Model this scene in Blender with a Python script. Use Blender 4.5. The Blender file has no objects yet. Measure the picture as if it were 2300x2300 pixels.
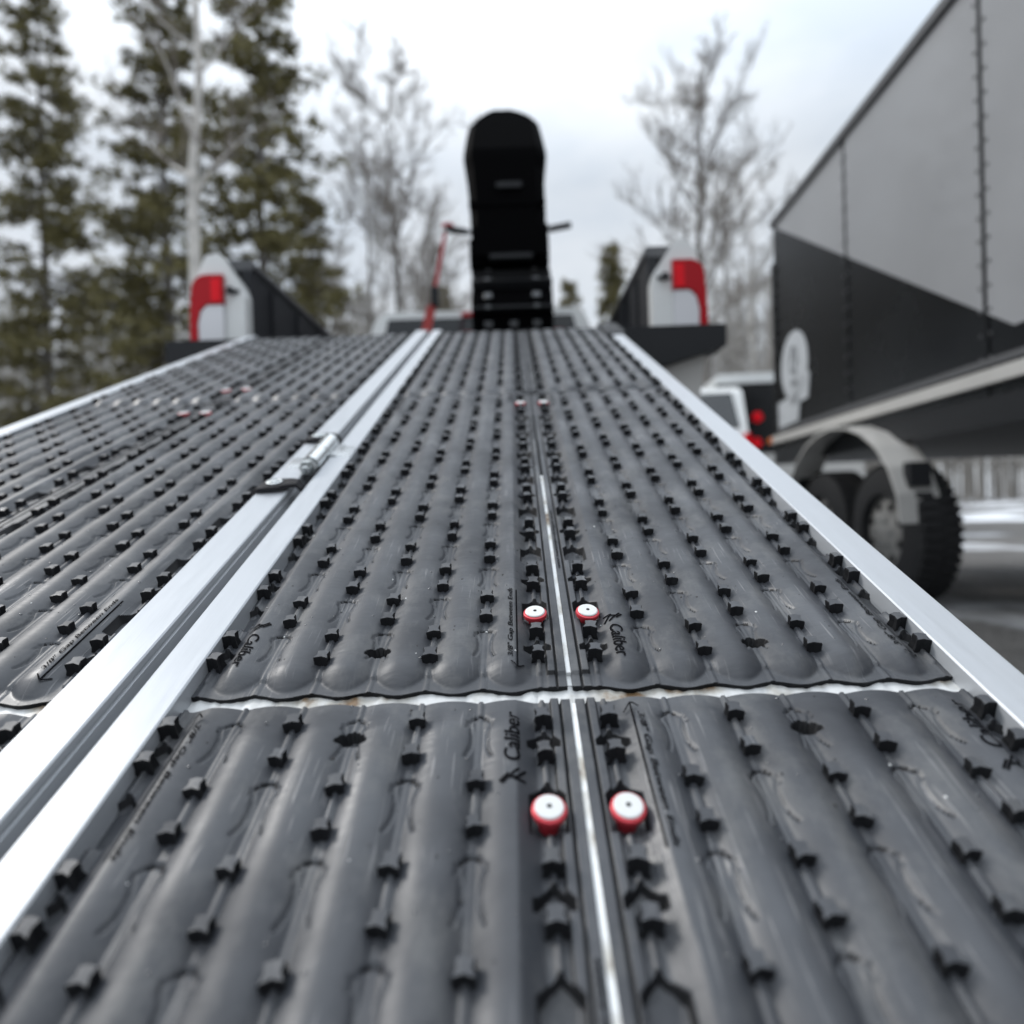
import bpy, bmesh, math, random
import numpy as np
from math import radians, sin, cos, pi, sqrt, atan2
from mathutils import Matrix, Vector

random.seed(7)
scn = bpy.context.scene
COL = scn.collection

# ------------------------------------------------------------------ camera
CZ = 0.56                      # camera height above the ground
SLOPE = radians(23.16)         # ramp incline
H = 0.30                       # camera height above the mats
PITCH, YAW, ROLL = radians(-0.5), radians(-0.45), radians(1.7)
F_PX = 1407.0 / 2300.0         # focal length / image width

fwd = Vector((sin(YAW) * cos(PITCH), cos(YAW) * cos(PITCH), sin(PITCH)))
rt0 = Vector((cos(YAW), -sin(YAW), 0))
up0 = rt0.cross(fwd)
rt = rt0 * cos(ROLL) - up0 * sin(ROLL)
up = up0 * cos(ROLL) + rt0 * sin(ROLL)
cam_d = bpy.data.cameras.new('camera')
cam = bpy.data.objects.new('camera', cam_d)
COL.objects.link(cam)
M3 = Matrix((rt, up, -fwd)).transposed()
cam.matrix_world = Matrix.Translation((0, 0, CZ)) @ M3.to_4x4()
cam_d.sensor_width = 36.0
cam_d.sensor_fit = 'HORIZONTAL'
cam_d.lens = 36.0 * F_PX
cam_d.clip_start = 0.01
cam_d.clip_end = 2000
cam_d.dof.use_dof = True
cam_d.dof.focus_distance = 0.54
cam_d.dof.aperture_fstop = 2.75
scn.camera = cam

# ------------------------------------------------------------------ world, sun, exposure
SUN_EL, SUN_AZ = radians(40), radians(-68)    # behind thin cloud, ahead and to the left
world = bpy.data.worlds.new('World')
scn.world = world
world.use_nodes = True
wn, wl = world.node_tree.nodes, world.node_tree.links
wn.clear()
w_out = wn.new('ShaderNodeOutputWorld')
w_bg = wn.new('ShaderNodeBackground')
w_sky = wn.new('ShaderNodeTexSky')
w_sky.sky_type = 'NISHITA'
w_sky.sun_disc = False
w_sky.sun_elevation = SUN_EL
w_sky.sun_rotation = SUN_AZ
w_sky.dust_density = 3.0
w_tc = wn.new('ShaderNodeTexCoord')
w_sep = wn.new('ShaderNodeSeparateXYZ')
wl.new(w_tc.outputs['Generated'], w_sep.inputs[0])
# overcast dome: brighter towards the zenith as a cloud deck is
w_r = wn.new('ShaderNodeValToRGB')
w_r.color_ramp.elements[0].position = 0.0
w_r.color_ramp.elements[0].color = (5.5, 5.65, 5.8, 1)
w_r.color_ramp.elements[1].position = 1.0
w_r.color_ramp.elements[1].color = (19.0, 19.8, 20.6, 1)
_e = w_r.color_ramp.elements.new(0.45)
_e.color = (6.0, 6.25, 6.5, 1)
wl.new(w_sep.outputs['Z'], w_r.inputs[0])
w_map = wn.new('ShaderNodeMapping')
w_map.inputs['Scale'].default_value = (1.0, 1.0, 2.2)
wl.new(w_tc.outputs['Generated'], w_map.inputs[0])
w_no = wn.new('ShaderNodeTexNoise')
w_no.inputs['Scale'].default_value = 2.3
w_no.inputs['Detail'].default_value = 5
w_no.inputs['Roughness'].default_value = 0.55
wl.new(w_map.outputs[0], w_no.inputs['Vector'])
w_nr = wn.new('ShaderNodeValToRGB')
w_nr.color_ramp.elements[0].position = 0.34
w_nr.color_ramp.elements[0].color = (0.80, 0.86, 0.93, 1)
w_nr.color_ramp.elements[1].position = 0.64
w_nr.color_ramp.elements[1].color = (1.08, 1.09, 1.10, 1)
wl.new(w_no.outputs[0], w_nr.inputs[0])
w_mul = wn.new('ShaderNodeMixRGB')
w_mul.blend_type = 'MULTIPLY'
w_mul.inputs[0].default_value = 1.0
wl.new(w_r.outputs[0], w_mul.inputs[1])
wl.new(w_nr.outputs[0], w_mul.inputs[2])
w_mix = wn.new('ShaderNodeMixRGB')
w_mix.inputs[0].default_value = 0.90
wl.new(w_sky.outputs[0], w_mix.inputs[1])
wl.new(w_mul.outputs[0], w_mix.inputs[2])
wl.new(w_mix.outputs[0], w_bg.inputs['Color'])
w_bg.inputs['Strength'].default_value = 0.105
wl.new(w_bg.outputs[0], w_out.inputs['Surface'])

sun_d = bpy.data.lights.new('sun', 'SUN')
sun_d.energy = 1.5
sun_d.angle = radians(16)
sun_d.color = (1.0, 0.97, 0.93)
sun = bpy.data.objects.new('sun', sun_d)
COL.objects.link(sun)
sd = Vector((sin(SUN_AZ) * cos(SUN_EL), cos(SUN_AZ) * cos(SUN_EL), sin(SUN_EL)))
sun.rotation_euler = sd.to_track_quat('Z', 'Y').to_euler()

scn.view_settings.view_transform = 'Standard'
scn.view_settings.look = 'None'
scn.view_settings.exposure = 0.35
scn.view_settings.gamma = 1.0
scn.view_settings.use_curve_mapping = False
scn.cycles.max_bounces = 6
scn.cycles.diffuse_bounces = 3
scn.cycles.glossy_bounces = 3
scn.cycles.transmission_bounces = 4
scn.cycles.use_denoising = True
scn.cycles.use_adaptive_sampling = True
scn.cycles.adaptive_threshold = 0.02
scn.cycles.sample_clamp_indirect = 6.0

# ------------------------------------------------------------------ material helpers
def mat(name, base, rough=0.5, metal=0.0, spec=0.5, noise=0.0, nscale=20.0, bump=0.0, bscale=60.0,
        rnoise=0.0, stretch=(1, 1, 1), coat=0.0, emit=None, sheen=0.0):
    m = bpy.data.materials.new(name)
    m.use_nodes = True
    n, l = m.node_tree.nodes, m.node_tree.links
    b = n['Principled BSDF']
    b.inputs['Base Color'].default_value = (*base, 1)
    b.inputs['Roughness'].default_value = rough
    b.inputs['Metallic'].default_value = metal
    b.inputs['Specular IOR Level'].default_value = spec
    b.inputs['Coat Weight'].default_value = coat
    b.inputs['Sheen Weight'].default_value = sheen
    if noise or rnoise or bump:
        tc = n.new('ShaderNodeTexCoord')
        oi = n.new('ShaderNodeObjectInfo')
        vm = n.new('ShaderNodeVectorMath')
        vm.operation = 'MULTIPLY_ADD'
        vm.inputs[1].default_value = stretch
        cb = n.new('ShaderNodeCombineXYZ')
        ml = n.new('ShaderNodeMath')
        ml.operation = 'MULTIPLY'
        ml.inputs[1].default_value = 37.0
        l.new(oi.outputs['Random'], ml.inputs[0])
        for i in range(3):
            l.new(ml.outputs[0], cb.inputs[i])
        l.new(tc.outputs['Object'], vm.inputs[0])
        l.new(cb.outputs[0], vm.inputs[2])
    if noise or rnoise:
        nt = n.new('ShaderNodeTexNoise')
        nt.inputs['Scale'].default_value = nscale
        nt.inputs['Detail'].default_value = 6
        nt.inputs['Roughness'].default_value = 0.62
        l.new(vm.outputs[0], nt.inputs['Vector'])
        if noise:
            r = n.new('ShaderNodeValToRGB')
            r.color_ramp.elements[0].position = 0.3
            r.color_ramp.elements[1].position = 0.7
            r.color_ramp.elements[0].color = (*[max(0, c * (1 - noise)) for c in base], 1)
            r.color_ramp.elements[1].color = (*[min(1, c * (1 + noise)) for c in base], 1)
            l.new(nt.outputs[0], r.inputs[0])
            l.new(r.outputs[0], b.inputs['Base Color'])
        if rnoise:
            mr = n.new('ShaderNodeMapRange')
            mr.inputs['From Min'].default_value = 0.3
            mr.inputs['From Max'].default_value = 0.7
            mr.inputs['To Min'].default_value = max(0.02, rough - rnoise)
            mr.inputs['To Max'].default_value = min(1, rough + rnoise)
            l.new(nt.outputs[0], mr.inputs['Value'])
            l.new(mr.outputs[0], b.inputs['Roughness'])
    if bump:
        nb = n.new('ShaderNodeTexNoise')
        nb.inputs['Scale'].default_value = bscale
        nb.inputs['Detail'].default_value = 5
        l.new(vm.outputs[0], nb.inputs['Vector'])
        bp = n.new('ShaderNodeBump')
        bp.inputs['Strength'].default_value = bump
        bp.inputs['Distance'].default_value = 0.002
        l.new(nb.outputs[0], bp.inputs['Height'])
        l.new(bp.outputs[0], b.inputs['Normal'])
    if emit:
        b.inputs['Emission Color'].default_value = (*emit[:3], 1)
        b.inputs['Emission Strength'].default_value = emit[3]
    return m

def rubber_mat():
    """black moulded rubber, scuffed and a little dusty: wet patches, long scratches, crosswise wrinkles"""
    m = bpy.data.materials.new('scuffed_rubber')
    m.use_nodes = True
    n, l = m.node_tree.nodes, m.node_tree.links
    b = n['Principled BSDF']
    b.inputs['Specular IOR Level'].default_value = 0.50
    tc = n.new('ShaderNodeTexCoord')
    oi = n.new('ShaderNodeObjectInfo')
    cb = n.new('ShaderNodeCombineXYZ')
    ml = n.new('ShaderNodeMath'); ml.operation = 'MULTIPLY'; ml.inputs[1].default_value = 11.0
    l.new(oi.outputs['Random'], ml.inputs[0])
    for i in range(3):
        l.new(ml.outputs[0], cb.inputs[i])
    add = n.new('ShaderNodeVectorMath'); add.operation = 'ADD'
    l.new(tc.outputs['Object'], add.inputs[0]); l.new(cb.outputs[0], add.inputs[1])

    def noise(scale, stretch, detail=5, rough=0.6):
        mp = n.new('ShaderNodeMapping'); mp.inputs['Scale'].default_value = stretch
        l.new(add.outputs[0], mp.inputs[0])
        t = n.new('ShaderNodeTexNoise'); t.inputs['Scale'].default_value = scale
        t.inputs['Detail'].default_value = detail; t.inputs['Roughness'].default_value = rough
        l.new(mp.outputs[0], t.inputs['Vector'])
        return t.outputs[0]

    def mrange(v, a, c, d, e):
        r = n.new('ShaderNodeMapRange')
        for k, x in zip(('From Min', 'From Max', 'To Min', 'To Max'), (a, c, d, e)):
            r.inputs[k].default_value = x
        l.new(v, r.inputs['Value'])
        return r.outputs[0]

    def math_(op, a, c):
        t = n.new('ShaderNodeMath'); t.operation = op
        for i, v in enumerate((a, c)):
            if isinstance(v, (int, float)):
                t.inputs[i].default_value = v
            else:
                l.new(v, t.inputs[i])
        return t.outputs[0]
    dust = noise(9, (1, 1, 1), 4)
    scr = mrange(noise(60, (9, 0.35, 1), 1, 0.4), 0.64, 0.69, 0, 1)
    scr = math_('MULTIPLY', scr, mrange(dust, 0.50, 0.60, 0, 1))
    ramp = n.new('ShaderNodeValToRGB')
    ramp.color_ramp.elements[0].position = 0.3
    ramp.color_ramp.elements[1].position = 0.72
    ramp.color_ramp.elements[0].color = (0.020, 0.0225, 0.028, 1)
    ramp.color_ramp.elements[1].color = (0.052, 0.056, 0.064, 1)
    l.new(dust, ramp.inputs[0])
    mx = n.new('ShaderNodeMixRGB'); mx.inputs[2].default_value = (0.17, 0.17, 0.175, 1)
    l.new(math_('MULTIPLY', scr, 0.6), mx.inputs[0])
    l.new(ramp.outputs[0], mx.inputs[1])
    mx2 = n.new('ShaderNodeMixRGB'); mx2.inputs[2].default_value = (0.105, 0.105, 0.104, 1)
    l.new(mrange(noise(24, (1, 0.6, 1), 5, 0.7), 0.50, 0.68, 0.0, 0.55), mx2.inputs[0])
    l.new(mx.outputs[0], mx2.inputs[1])
    l.new(mx2.outputs[0], b.inputs['Base Color'])
    l.new(mrange(dust, 0.32, 0.68, 0.62, 0.36), b.inputs['Roughness'])
    hgt = math_('ADD', math_('MULTIPLY', noise(55, (0.8, 3.2, 1), 3), 0.9), math_('MULTIPLY', scr, 0.5))
    bp = n.new('ShaderNodeBump'); bp.inputs['Strength'].default_value = 0.34; bp.inputs['Distance'].default_value = 0.0012
    l.new(hgt, bp.inputs['Height'])
    l.new(bp.outputs[0], b.inputs['Normal'])
    return m

MAT = dict(
    rubber=rubber_mat(),
    clean=mat('clean_black_rubber', (0.009, 0.0095, 0.011), 0.6, spec=0.22),  # darker copy of the mat rubber, shade painted into steep faces
    letter=mat('moulded_lettering', (0.003, 0.003, 0.004), 0.8, spec=0.06),
    alu=mat('brushed_aluminium', (0.42, 0.44, 0.465), 0.38, 0.25, noise=0.04, nscale=14, stretch=(12, 1, 1), rnoise=0.08, bump=0.05, bscale=60),
    alu_cast=mat('welded_aluminium', (0.36, 0.375, 0.385), 0.30, 0.6, bump=0.5, bscale=120, rnoise=0.1, nscale=60),
    polished=mat('polished_barrel', (0.70, 0.72, 0.72), 0.20, 1.0, rnoise=0.08, nscale=40),
    zinc=mat('zinc_plated_steel', (0.46, 0.48, 0.48), 0.26, 1.0, rnoise=0.08, nscale=80),
    clip=mat('dull_steel', (0.13, 0.135, 0.14), 0.5, 0.6),
    webbing=mat('black_webbing', (0.012, 0.012, 0.014), 0.75, spec=0.3, bump=0.9, bscale=500),
    red_alu=mat('red_anodised', (0.50, 0.035, 0.05), 0.35, 0.25, rnoise=0.05, nscale=50),
    white_cap=mat('white_nylon', (0.60, 0.61, 0.60), 0.35, noise=0.04, nscale=80),
    hole=mat('socket_black', (0.004, 0.004, 0.004), 0.8),
    paint_w=mat('silver_white_paint', (0.66, 0.67, 0.66), 0.28, 0.0, coat=0.4, noise=0.04, nscale=6),
    paint_b=mat('beige_silver_paint', (0.46, 0.45, 0.43), 0.34, 0.1, coat=0.3, noise=0.06, nscale=5),
    black_plastic=mat('black_plastic', (0.011, 0.012, 0.014), 0.6, spec=0.3, bump=0.3, bscale=300),
    sled_black=mat('sled_black', (0.0012, 0.0012, 0.0015), 0.75, spec=0.03),
    liner=mat('bed_liner', (0.014, 0.015, 0.018), 0.65, spec=0.3, bump=0.6, bscale=150),
    rail_cap=mat('bed_rail_cap', (0.075, 0.076, 0.08), 0.5),
    red_lens=mat('red_lens', (0.70, 0.003, 0.012), 0.3, spec=0.25),
    red_dark=mat('dark_red_lens', (0.36, 0.004, 0.010), 0.3, spec=0.25),
    clear_lens=mat('clear_lens', (0.62, 0.62, 0.64), 0.15, coat=0.5),
    glass=mat('dark_glass', (0.012, 0.015, 0.018), 0.08, coat=0.3),
    tyre=mat('tyre_rubber', (0.018, 0.018, 0.019), 0.75, spec=0.3, bump=0.4, bscale=60),
    rim_dull=mat('salt_stained_rim', (0.24, 0.235, 0.225), 0.6, 0.3, noise=0.4, nscale=9),
    rim=mat('alloy_rim', (0.62, 0.63, 0.64), 0.32, 0.9),
    strap=mat('red_strap', (0.42, 0.05, 0.045), 0.7, bump=0.5, bscale=400),
    trailer_black=mat('trailer_black_panel', (0.004, 0.0045, 0.0055), 0.25, spec=0.35, noise=0.1, nscale=2.5, rnoise=0.05),
    trailer_grey=mat('trailer_grey_panel', (0.25, 0.255, 0.265), 0.33, coat=0.2, noise=0.06, nscale=1.2, rnoise=0.06),
    vinyl=mat('pale_vinyl', (0.42, 0.44, 0.46), 0.4, noise=0.08, nscale=9),
    vinyl_dark=mat('dark_vinyl', (0.11, 0.115, 0.125), 0.45),
    amber=mat('amber_lens', (0.55, 0.12, 0.01), 0.2),
    bark=mat('grey_bark', (0.17, 0.16, 0.15), 0.9, noise=0.35, nscale=8, spec=0.1),
    bark_pale=mat('birch_bark', (0.50, 0.48, 0.45), 0.85, noise=0.3, nscale=6, spec=0.1),
    twig=mat('winter_twigs', (0.19, 0.17, 0.15), 0.9, noise=0.25, nscale=2, spec=0.1),
    twig_pale=mat('pale_twigs', (0.31, 0.295, 0.275), 0.9, noise=0.2, nscale=2, spec=0.1),
    needle=mat('pine_needles', (0.15, 0.135, 0.06), 0.7, noise=0.45, nscale=1.3, spec=0.2),
    needle_y=mat('yellowing_needles', (0.16, 0.14, 0.062), 0.7, noise=0.4, nscale=1.5, spec=0.2),
    drop=mat('water_bead', (0.03, 0.032, 0.036), 0.04, spec=1.0),
    grit=mat('wet_grit', (0.014, 0.014, 0.015), 0.6),
)

def ground_mat():
    m = bpy.data.materials.new('wet_gravel_and_snow')
    m.use_nodes = True
    n, l = m.node_tree.nodes, m.node_tree.links
    b = n['Principled BSDF']
    tc = n.new('ShaderNodeTexCoord')
    def noise(s, d=6):
        t = n.new('ShaderNodeTexNoise'); t.inputs['Scale'].default_value = s; t.inputs['Detail'].default_value = d
        l.new(tc.outputs['Object'], t.inputs['Vector']); return t.outputs[0]
    v = n.new('ShaderNodeTexVoronoi'); v.inputs['Scale'].default_value = 42
    l.new(tc.outputs['Object'], v.inputs['Vector'])
    r = n.new('ShaderNodeValToRGB')
    r.color_ramp.elements[0].color = (0.035, 0.033, 0.03, 1)
    r.color_ramp.elements[1].color = (0.16, 0.15, 0.14, 1)
    mm = n.new('ShaderNodeMixRGB'); mm.inputs[0].default_value = 0.5
    l.new(v.outputs['Color'], mm.inputs[1]); l.new(noise(3), mm.inputs[2])
    bw = n.new('ShaderNodeRGBToBW'); l.new(mm.outputs[0], bw.inputs[0]); l.new(bw.outputs[0], r.inputs[0])
    s = n.new('ShaderNodeValToRGB')
    s.color_ramp.elements[0].position = 0.50; s.color_ramp.elements[1].position = 0.58
    l.new(noise(0.33, 8), s.inputs[0])
    mx = n.new('ShaderNodeMixRGB'); mx.inputs[2].default_value = (0.72, 0.74, 0.77, 1)
    l.new(s.outputs[0], mx.inputs[0]); l.new(r.outputs[0], mx.inputs[1]); l.new(mx.outputs[0], b.inputs['Base Color'])
    b.inputs['Roughness'].default_value = 0.7
    bp = n.new('ShaderNodeBump'); bp.inputs['Distance'].default_value = 0.012; bp.inputs['Strength'].default_value = 0.8
    l.new(v.outputs['Distance'], bp.inputs['Height']); l.new(bp.outputs[0], b.inputs['Normal'])
    return m
MAT['ground'] = ground_mat()

def strip_mat(k=1.0):
    """white painted board seen in the joints, dirt and brown scuffs, fine cross cracks"""
    m = bpy.data.materials.new('scuffed_white_board')
    m.use_nodes = True
    n, l = m.node_tree.nodes, m.node_tree.links
    b = n['Principled BSDF']
    tc = n.new('ShaderNodeTexCoord')
    def noise(s, st=(1, 1, 1), d=5):
        mp = n.new('ShaderNodeMapping'); mp.inputs['Scale'].default_value = st
        l.new(tc.outputs['Object'], mp.inputs[0])
        t = n.new('ShaderNodeTexNoise'); t.inputs['Scale'].default_value = s; t.inputs['Detail'].default_value = d
        l.new(mp.outputs[0], t.inputs['Vector']); return t.outputs[0]
    r = n.new('ShaderNodeValToRGB')
    r.color_ramp.elements[0].position = 0.36; r.color_ramp.elements[0].color = (0.16, 0.10, 0.05, 1)
    e = r.color_ramp.elements.new(0.43); e.color = (0.36 * k, 0.35 * k, 0.32 * k, 1)
    r.color_ramp.elements[-1].position = 0.53; r.color_ramp.elements[-1].color = (0.55 * k, 0.56 * k, 0.56 * k, 1)
    l.new(noise(26), r.inputs[0])
    c = n.new('ShaderNodeValToRGB')
    c.color_ramp.elements[0].position = 0.27; c.color_ramp.elements[0].color = (0.25, 0.25, 0.26, 1)
    c.color_ramp.elements[1].position = 0.32; c.color_ramp.elements[1].color = (1, 1, 1, 1)
    l.new(noise(70, (0.05, 1, 0.05), 2), c.inputs[0])
    mx = n.new('ShaderNodeMixRGB'); mx.blend_type = 'MULTIPLY'; mx.inputs[0].default_value = 0.7
    l.new(r.outputs[0], mx.inputs[1]); l.new(c.outputs[0], mx.inputs[2])
    l.new(mx.outputs[0], b.inputs['Base Color'])
    b.inputs['Roughness'].default_value = 0.4
    bp = n.new('ShaderNodeBump'); bp.inputs['Strength'].default_value = 0.6; bp.inputs['Distance'].default_value = 0.0015
    l.new(noise(140), bp.inputs['Height']); l.new(bp.outputs[0], b.inputs['Normal'])
    return m
MAT['board'] = strip_mat()
MAT['board_clean'] = strip_mat(1.45)

# ------------------------------------------------------------------ mesh helpers
class MB:
    def __init__(self):
        self.v, self.f = [], []

    def add(self, vs, fs):
        o = len(self.v)
        self.v += [tuple(p) for p in vs]
        self.f += [tuple(i + o for i in q) for q in fs]
        return self

    def box(self, a, b, bev=0.0):
        (x0, y0, z0), (x1, y1, z1) = a, b
        if bev <= 0:
            vs = [(x, y, z) for z in (z0, z1) for y in (y0, y1) for x in (x0, x1)]
            fs = [(0, 2, 3, 1), (4, 5, 7, 6), (0, 1, 5, 4), (2, 6, 7, 3), (0, 4, 6, 2), (1, 3, 7, 5)]
            return self.add(vs, fs)
        e = bev
        prof = [(x0 + e, z0), (x1 - e, z0), (x1, z0 + e), (x1, z1 - e), (x1 - e, z1), (x0 + e, z1), (x0, z1 - e), (x0, z0 + e)]
        return self.prism_y(prof, y0, y1)

    def prism_y(self, prof, y0, y1):          # (x, z) outline extruded along y
        n = len(prof)
        vs = [(x, y0, z) for x, z in prof] + [(x, y1, z) for x, z in prof]
        fs = [tuple(range(n)), tuple(range(2 * n - 1, n - 1, -1))]
        fs += [(i, i + n, (i + 1) % n + n, (i + 1) % n) for i in range(n)]
        return self.add(vs, fs)

    def prism_x(self, prof, x0, x1):          # (y, z) outline extruded along x
        n = len(prof)
        vs = [(x0, y, z) for y, z in prof] + [(x1, y, z) for y, z in prof]
        fs = [tuple(range(n)), tuple(range(2 * n - 1, n - 1, -1))]
        fs += [(i, i + n, (i + 1) % n + n, (i + 1) % n) for i in range(n)]
        return self.add(vs, fs)

    def tube(self, pts, rad, sides=8, caps=True):
        pts = [Vector(p) for p in pts]
        rad = rad if isinstance(rad, (list, tuple)) else [rad] * len(pts)
        o = len(self.v)
        ref = None
        for i, p in enumerate(pts):
            d = (pts[min(i + 1, len(pts) - 1)] - pts[max(i - 1, 0)])
            if d.length < 1e-9:
                d = Vector((0, 0, 1))
            d.normalize()
            if ref is None:
                ref = Vector((0, 0, 1)) if abs(d.z) < 0.9 else Vector((1, 0, 0))
            a = d.cross(ref)
            if a.length < 1e-6:
                a = d.cross(Vector((0, 1, 0)))
            a.normalize()
            b = a.cross(d)
            for k in range(sides):
                t = 2 * pi * k / sides
                q = p + (a * cos(t) + b * sin(t)) * rad[i]
                self.v.append((q.x, q.y, q.z))
        for i in range(len(pts) - 1):
            for k in range(sides):
                k2 = (k + 1) % sides
                self.f.append((o + i * sides + k, o + i * sides + k2, o + (i + 1) * sides + k2, o + (i + 1) * sides + k))
        if caps:
            self.f.append(tuple(o + k for k in range(sides - 1, -1, -1)))
            e = o + (len(pts) - 1) * sides
            self.f.append(tuple(e + k for k in range(sides)))
        return self

    def lathe(self, prof, sides=24, axis='Z', c=(0, 0, 0), closed=False):   # prof: (r, h)
        o = len(self.v)
        for r, h in prof:
            for k in range(sides):
                t = 2 * pi * k / sides
                x, y = r * cos(t), r * sin(t)
                p = {'Z': (x, y, h), 'X': (h, x, y), 'Y': (x, h, y)}[axis]
                self.v.append((p[0] + c[0], p[1] + c[1], p[2] + c[2]))
        for i in range(len(prof) - 1):
            for k in range(sides):
                k2 = (k + 1) % sides
                self.f.append((o + i * sides + k, o + i * sides + k2, o + (i + 1) * sides + k2, o + (i + 1) * sides + k))
        e = o + (len(prof) - 1) * sides
        if closed:
            for k in range(sides):
                k2 = (k + 1) % sides
                self.f.append((e + k, e + k2, o + k2, o + k))
            return self
        self.f.append(tuple(o + k for k in range(sides - 1, -1, -1)))
        self.f.append(tuple(e + k for k in range(sides)))
        return self

    def mesh(self, name, material, smooth=False):
        me = bpy.data.meshes.new(name)
        me.from_pydata(self.v, [], self.f)
        me.materials.append(material)
        if smooth:
            me.shade_smooth()
            me.set_sharp_from_angle(angle=radians(38))
        me.update()
        return me

    def build(self, name, material, parent=None, loc=(0, 0, 0), smooth=False):
        return link(name, self.mesh(name, material, smooth), parent, loc)

def link(name, me, parent=None, loc=(0, 0, 0)):
    o = bpy.data.objects.new(name, me)
    COL.objects.link(o)
    o.parent = parent
    o.location = loc
    return o

def tag(o, label=None, cat=None, group=None, kind=None):
    if label: o['label'] = label
    if cat: o['category'] = cat
    if group: o['group'] = group
    if kind: o['kind'] = kind
    return o

def thing(name, loc, label, cat, group=None, rot=(0, 0, 0)):
    o = bpy.data.objects.new(name, None)
    COL.objects.link(o)
    o.location = loc
    o.rotation_euler = rot
    o.empty_display_size = 0.1
    return tag(o, label, cat, group)

def tube_part(name, pts, r, material, parent, sides=10):
    return MB().tube(pts, r, sides).build(name, material, parent, smooth=True)

# ------------------------------------------------------------------ ground
gb = MB()
N = 24
gv, gf = [], []
gb.add([(-400, -150, 0), (400, -150, 0), (400, 700, 0), (-400, 700, 0)], [(0, 1, 2, 3)])
tag(gb.build('ground', MAT['ground']), 'wet gravel yard with patches of old snow', 'ground', kind='structure')

# ------------------------------------------------------------------ the ramps
P = 0.0424            # pitch of the ridges
MARG = 0.0205         # margin beyond the outer valleys
PER = 0.1075          # period of the stud pattern
MATW = 6 * P + 2 * MARG
VAL, CREST = -0.0060, 0.0038          # valley floor and ridge crest, measured from the mean mat plane

def mat_height(X, Y, L, ph, round_low, ydrain):
    smooth = lambda a, b, v: np.clip((v - a) / (b - a), 0, 1) ** 2 * (3 - 2 * np.clip((v - a) / (b - a), 0, 1))
    """relief of a mat: X from the centre of the left outer valley, Y from its lower end.
    ph = distance from the lower end to the lower stud of a pair in the even rows."""
    A = CREST - VAL
    t = X / P
    k = np.round(t)
    inside = (X > 0) & (X < 6 * P)
    tx = (np.mod(t, 1.0) - 0.5) * 2
    Z = np.zeros_like(X)
    if round_low:
        y0, R = 0.025, 0.021
        ty = np.clip((y0 - Y) / R, 0, 2)
    else:
        ty = np.zeros_like(Y)
    rr = np.minimum(np.sqrt(tx ** 2 + ty ** 2), 1)
    hump = A * np.cos(pi / 2 * rr) ** 0.82
    hump = hump * (1 - (0.2 if round_low else 0.62) * smooth(L - 0.034, L, Y))
    # the outer valleys are broader, to take the screw slots
    du = np.minimum(np.abs(X), np.abs(X - 6 * P))
    hump = hump * np.clip((du - 0.0055) / 0.0125, 0, 1) ** 0.7
    Z = np.where(inside, hump, 0.0)
    # edge strips
    d = np.where(X <= 0, -X, X - 6 * P)
    edge = (X <= 0) | (X >= 6 * P)
    strip = np.where(d < 0.0066, 0.0, np.where(d < 0.0122, 0.0040, np.where(d < 0.0140, -0.002, 0.0030)))
    Z = np.where(edge, strip, Z)
    # ribs in the valleys
    rowx = X - np.clip(k, 0, 6) * P
    even = (np.clip(k, 0, 6).astype(int) % 2 == 0)
    yy = np.mod(Y - ph - np.where(even, 0, PER / 2), PER)        # 0 = lower stud, 0.031 = upper stud
    outer = (np.clip(k, 0, 6) == 0) | (np.clip(k, 0, 6) == 6)
    inner = ~outer
    pair = (yy > 0) & (yy < 0.031)
    Z = np.where(pair & (np.abs(rowx) < 0.0021) & inner, np.maximum(Z, 0.0048), Z)
    Z = np.where((np.abs(rowx) < 0.0016), np.maximum(Z, 0.0026), Z)
    if round_low:
        Z = np.where(Y < 0.014, np.minimum(Z, np.maximum(hump * inside, 0.0008)), Z)
    # hourglass outlines between the pairs (inner rows)
    yc = yy - (0.031 + (PER - 0.031) / 2)
    w = 0.0046 + 0.0040 * (np.abs(yc) / 0.0165) ** 2
    gr = lambda q: np.exp(-(q / 0.0008) ** 2)
    line = gr(np.abs(rowx) - w) * (np.abs(yc) < 0.0165)
    cap = gr((yc - (0.0105 + 0.0125 * (1 - (rowx / 0.0088) ** 2))) * 0.62) * (np.abs(rowx) < 0.0090)
    ok = (Y > 0.012) & (Y < L - 0.008)
    oks = (Y + 0.0 > 0.030) & (Y < L - 0.012)
    Z = np.where(inner & oks & ~pair, Z - 0.0021 * np.maximum(line, cap), Z)
    foot = gr(rowx - w) * (np.abs(yc + 0.0115) < 0.0050)
    ink = inner & oks & ~pair & (np.maximum(cap, foot) > 0.42)  # groove arcs coloured with the shade-dark rubber
    # keyhole slots in the outer rows: pointed at the upper end
    ys = yy - 0.0872                                            # 0 at the apex
    ax = np.abs(rowx)
    slot = outer & ok & (ys < -ax * 1.05) & (ys > -0.036) & (ax < 0.0108)
    step = slot & (ys < -0.006 - ax * 0.5) & (ax < 0.0078)
    Z = np.where(slot, -0.0052, Z)
    Z = np.where(step, -0.0062, Z)
    ys2 = yy - 0.0228
    slot2 = outer & ok & (ys2 < -ax * 1.0) & (ys2 > -0.0150) & (ax < 0.0105)
    Z = np.where(slot2, -0.0060, Z)
    # one drain slot in the middle valley near an end
    ydr = Y - ydrain
    slot3 = (np.clip(k, 0, 6) == 3) & (ydr < -(ax / 0.0098) ** 1.6 * 0.0105) & (ydr > -0.0125) & (ax < 0.0098)
    Z = np.where(slot3, -0.0060, Z)
    return Z + VAL, ink

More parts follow.
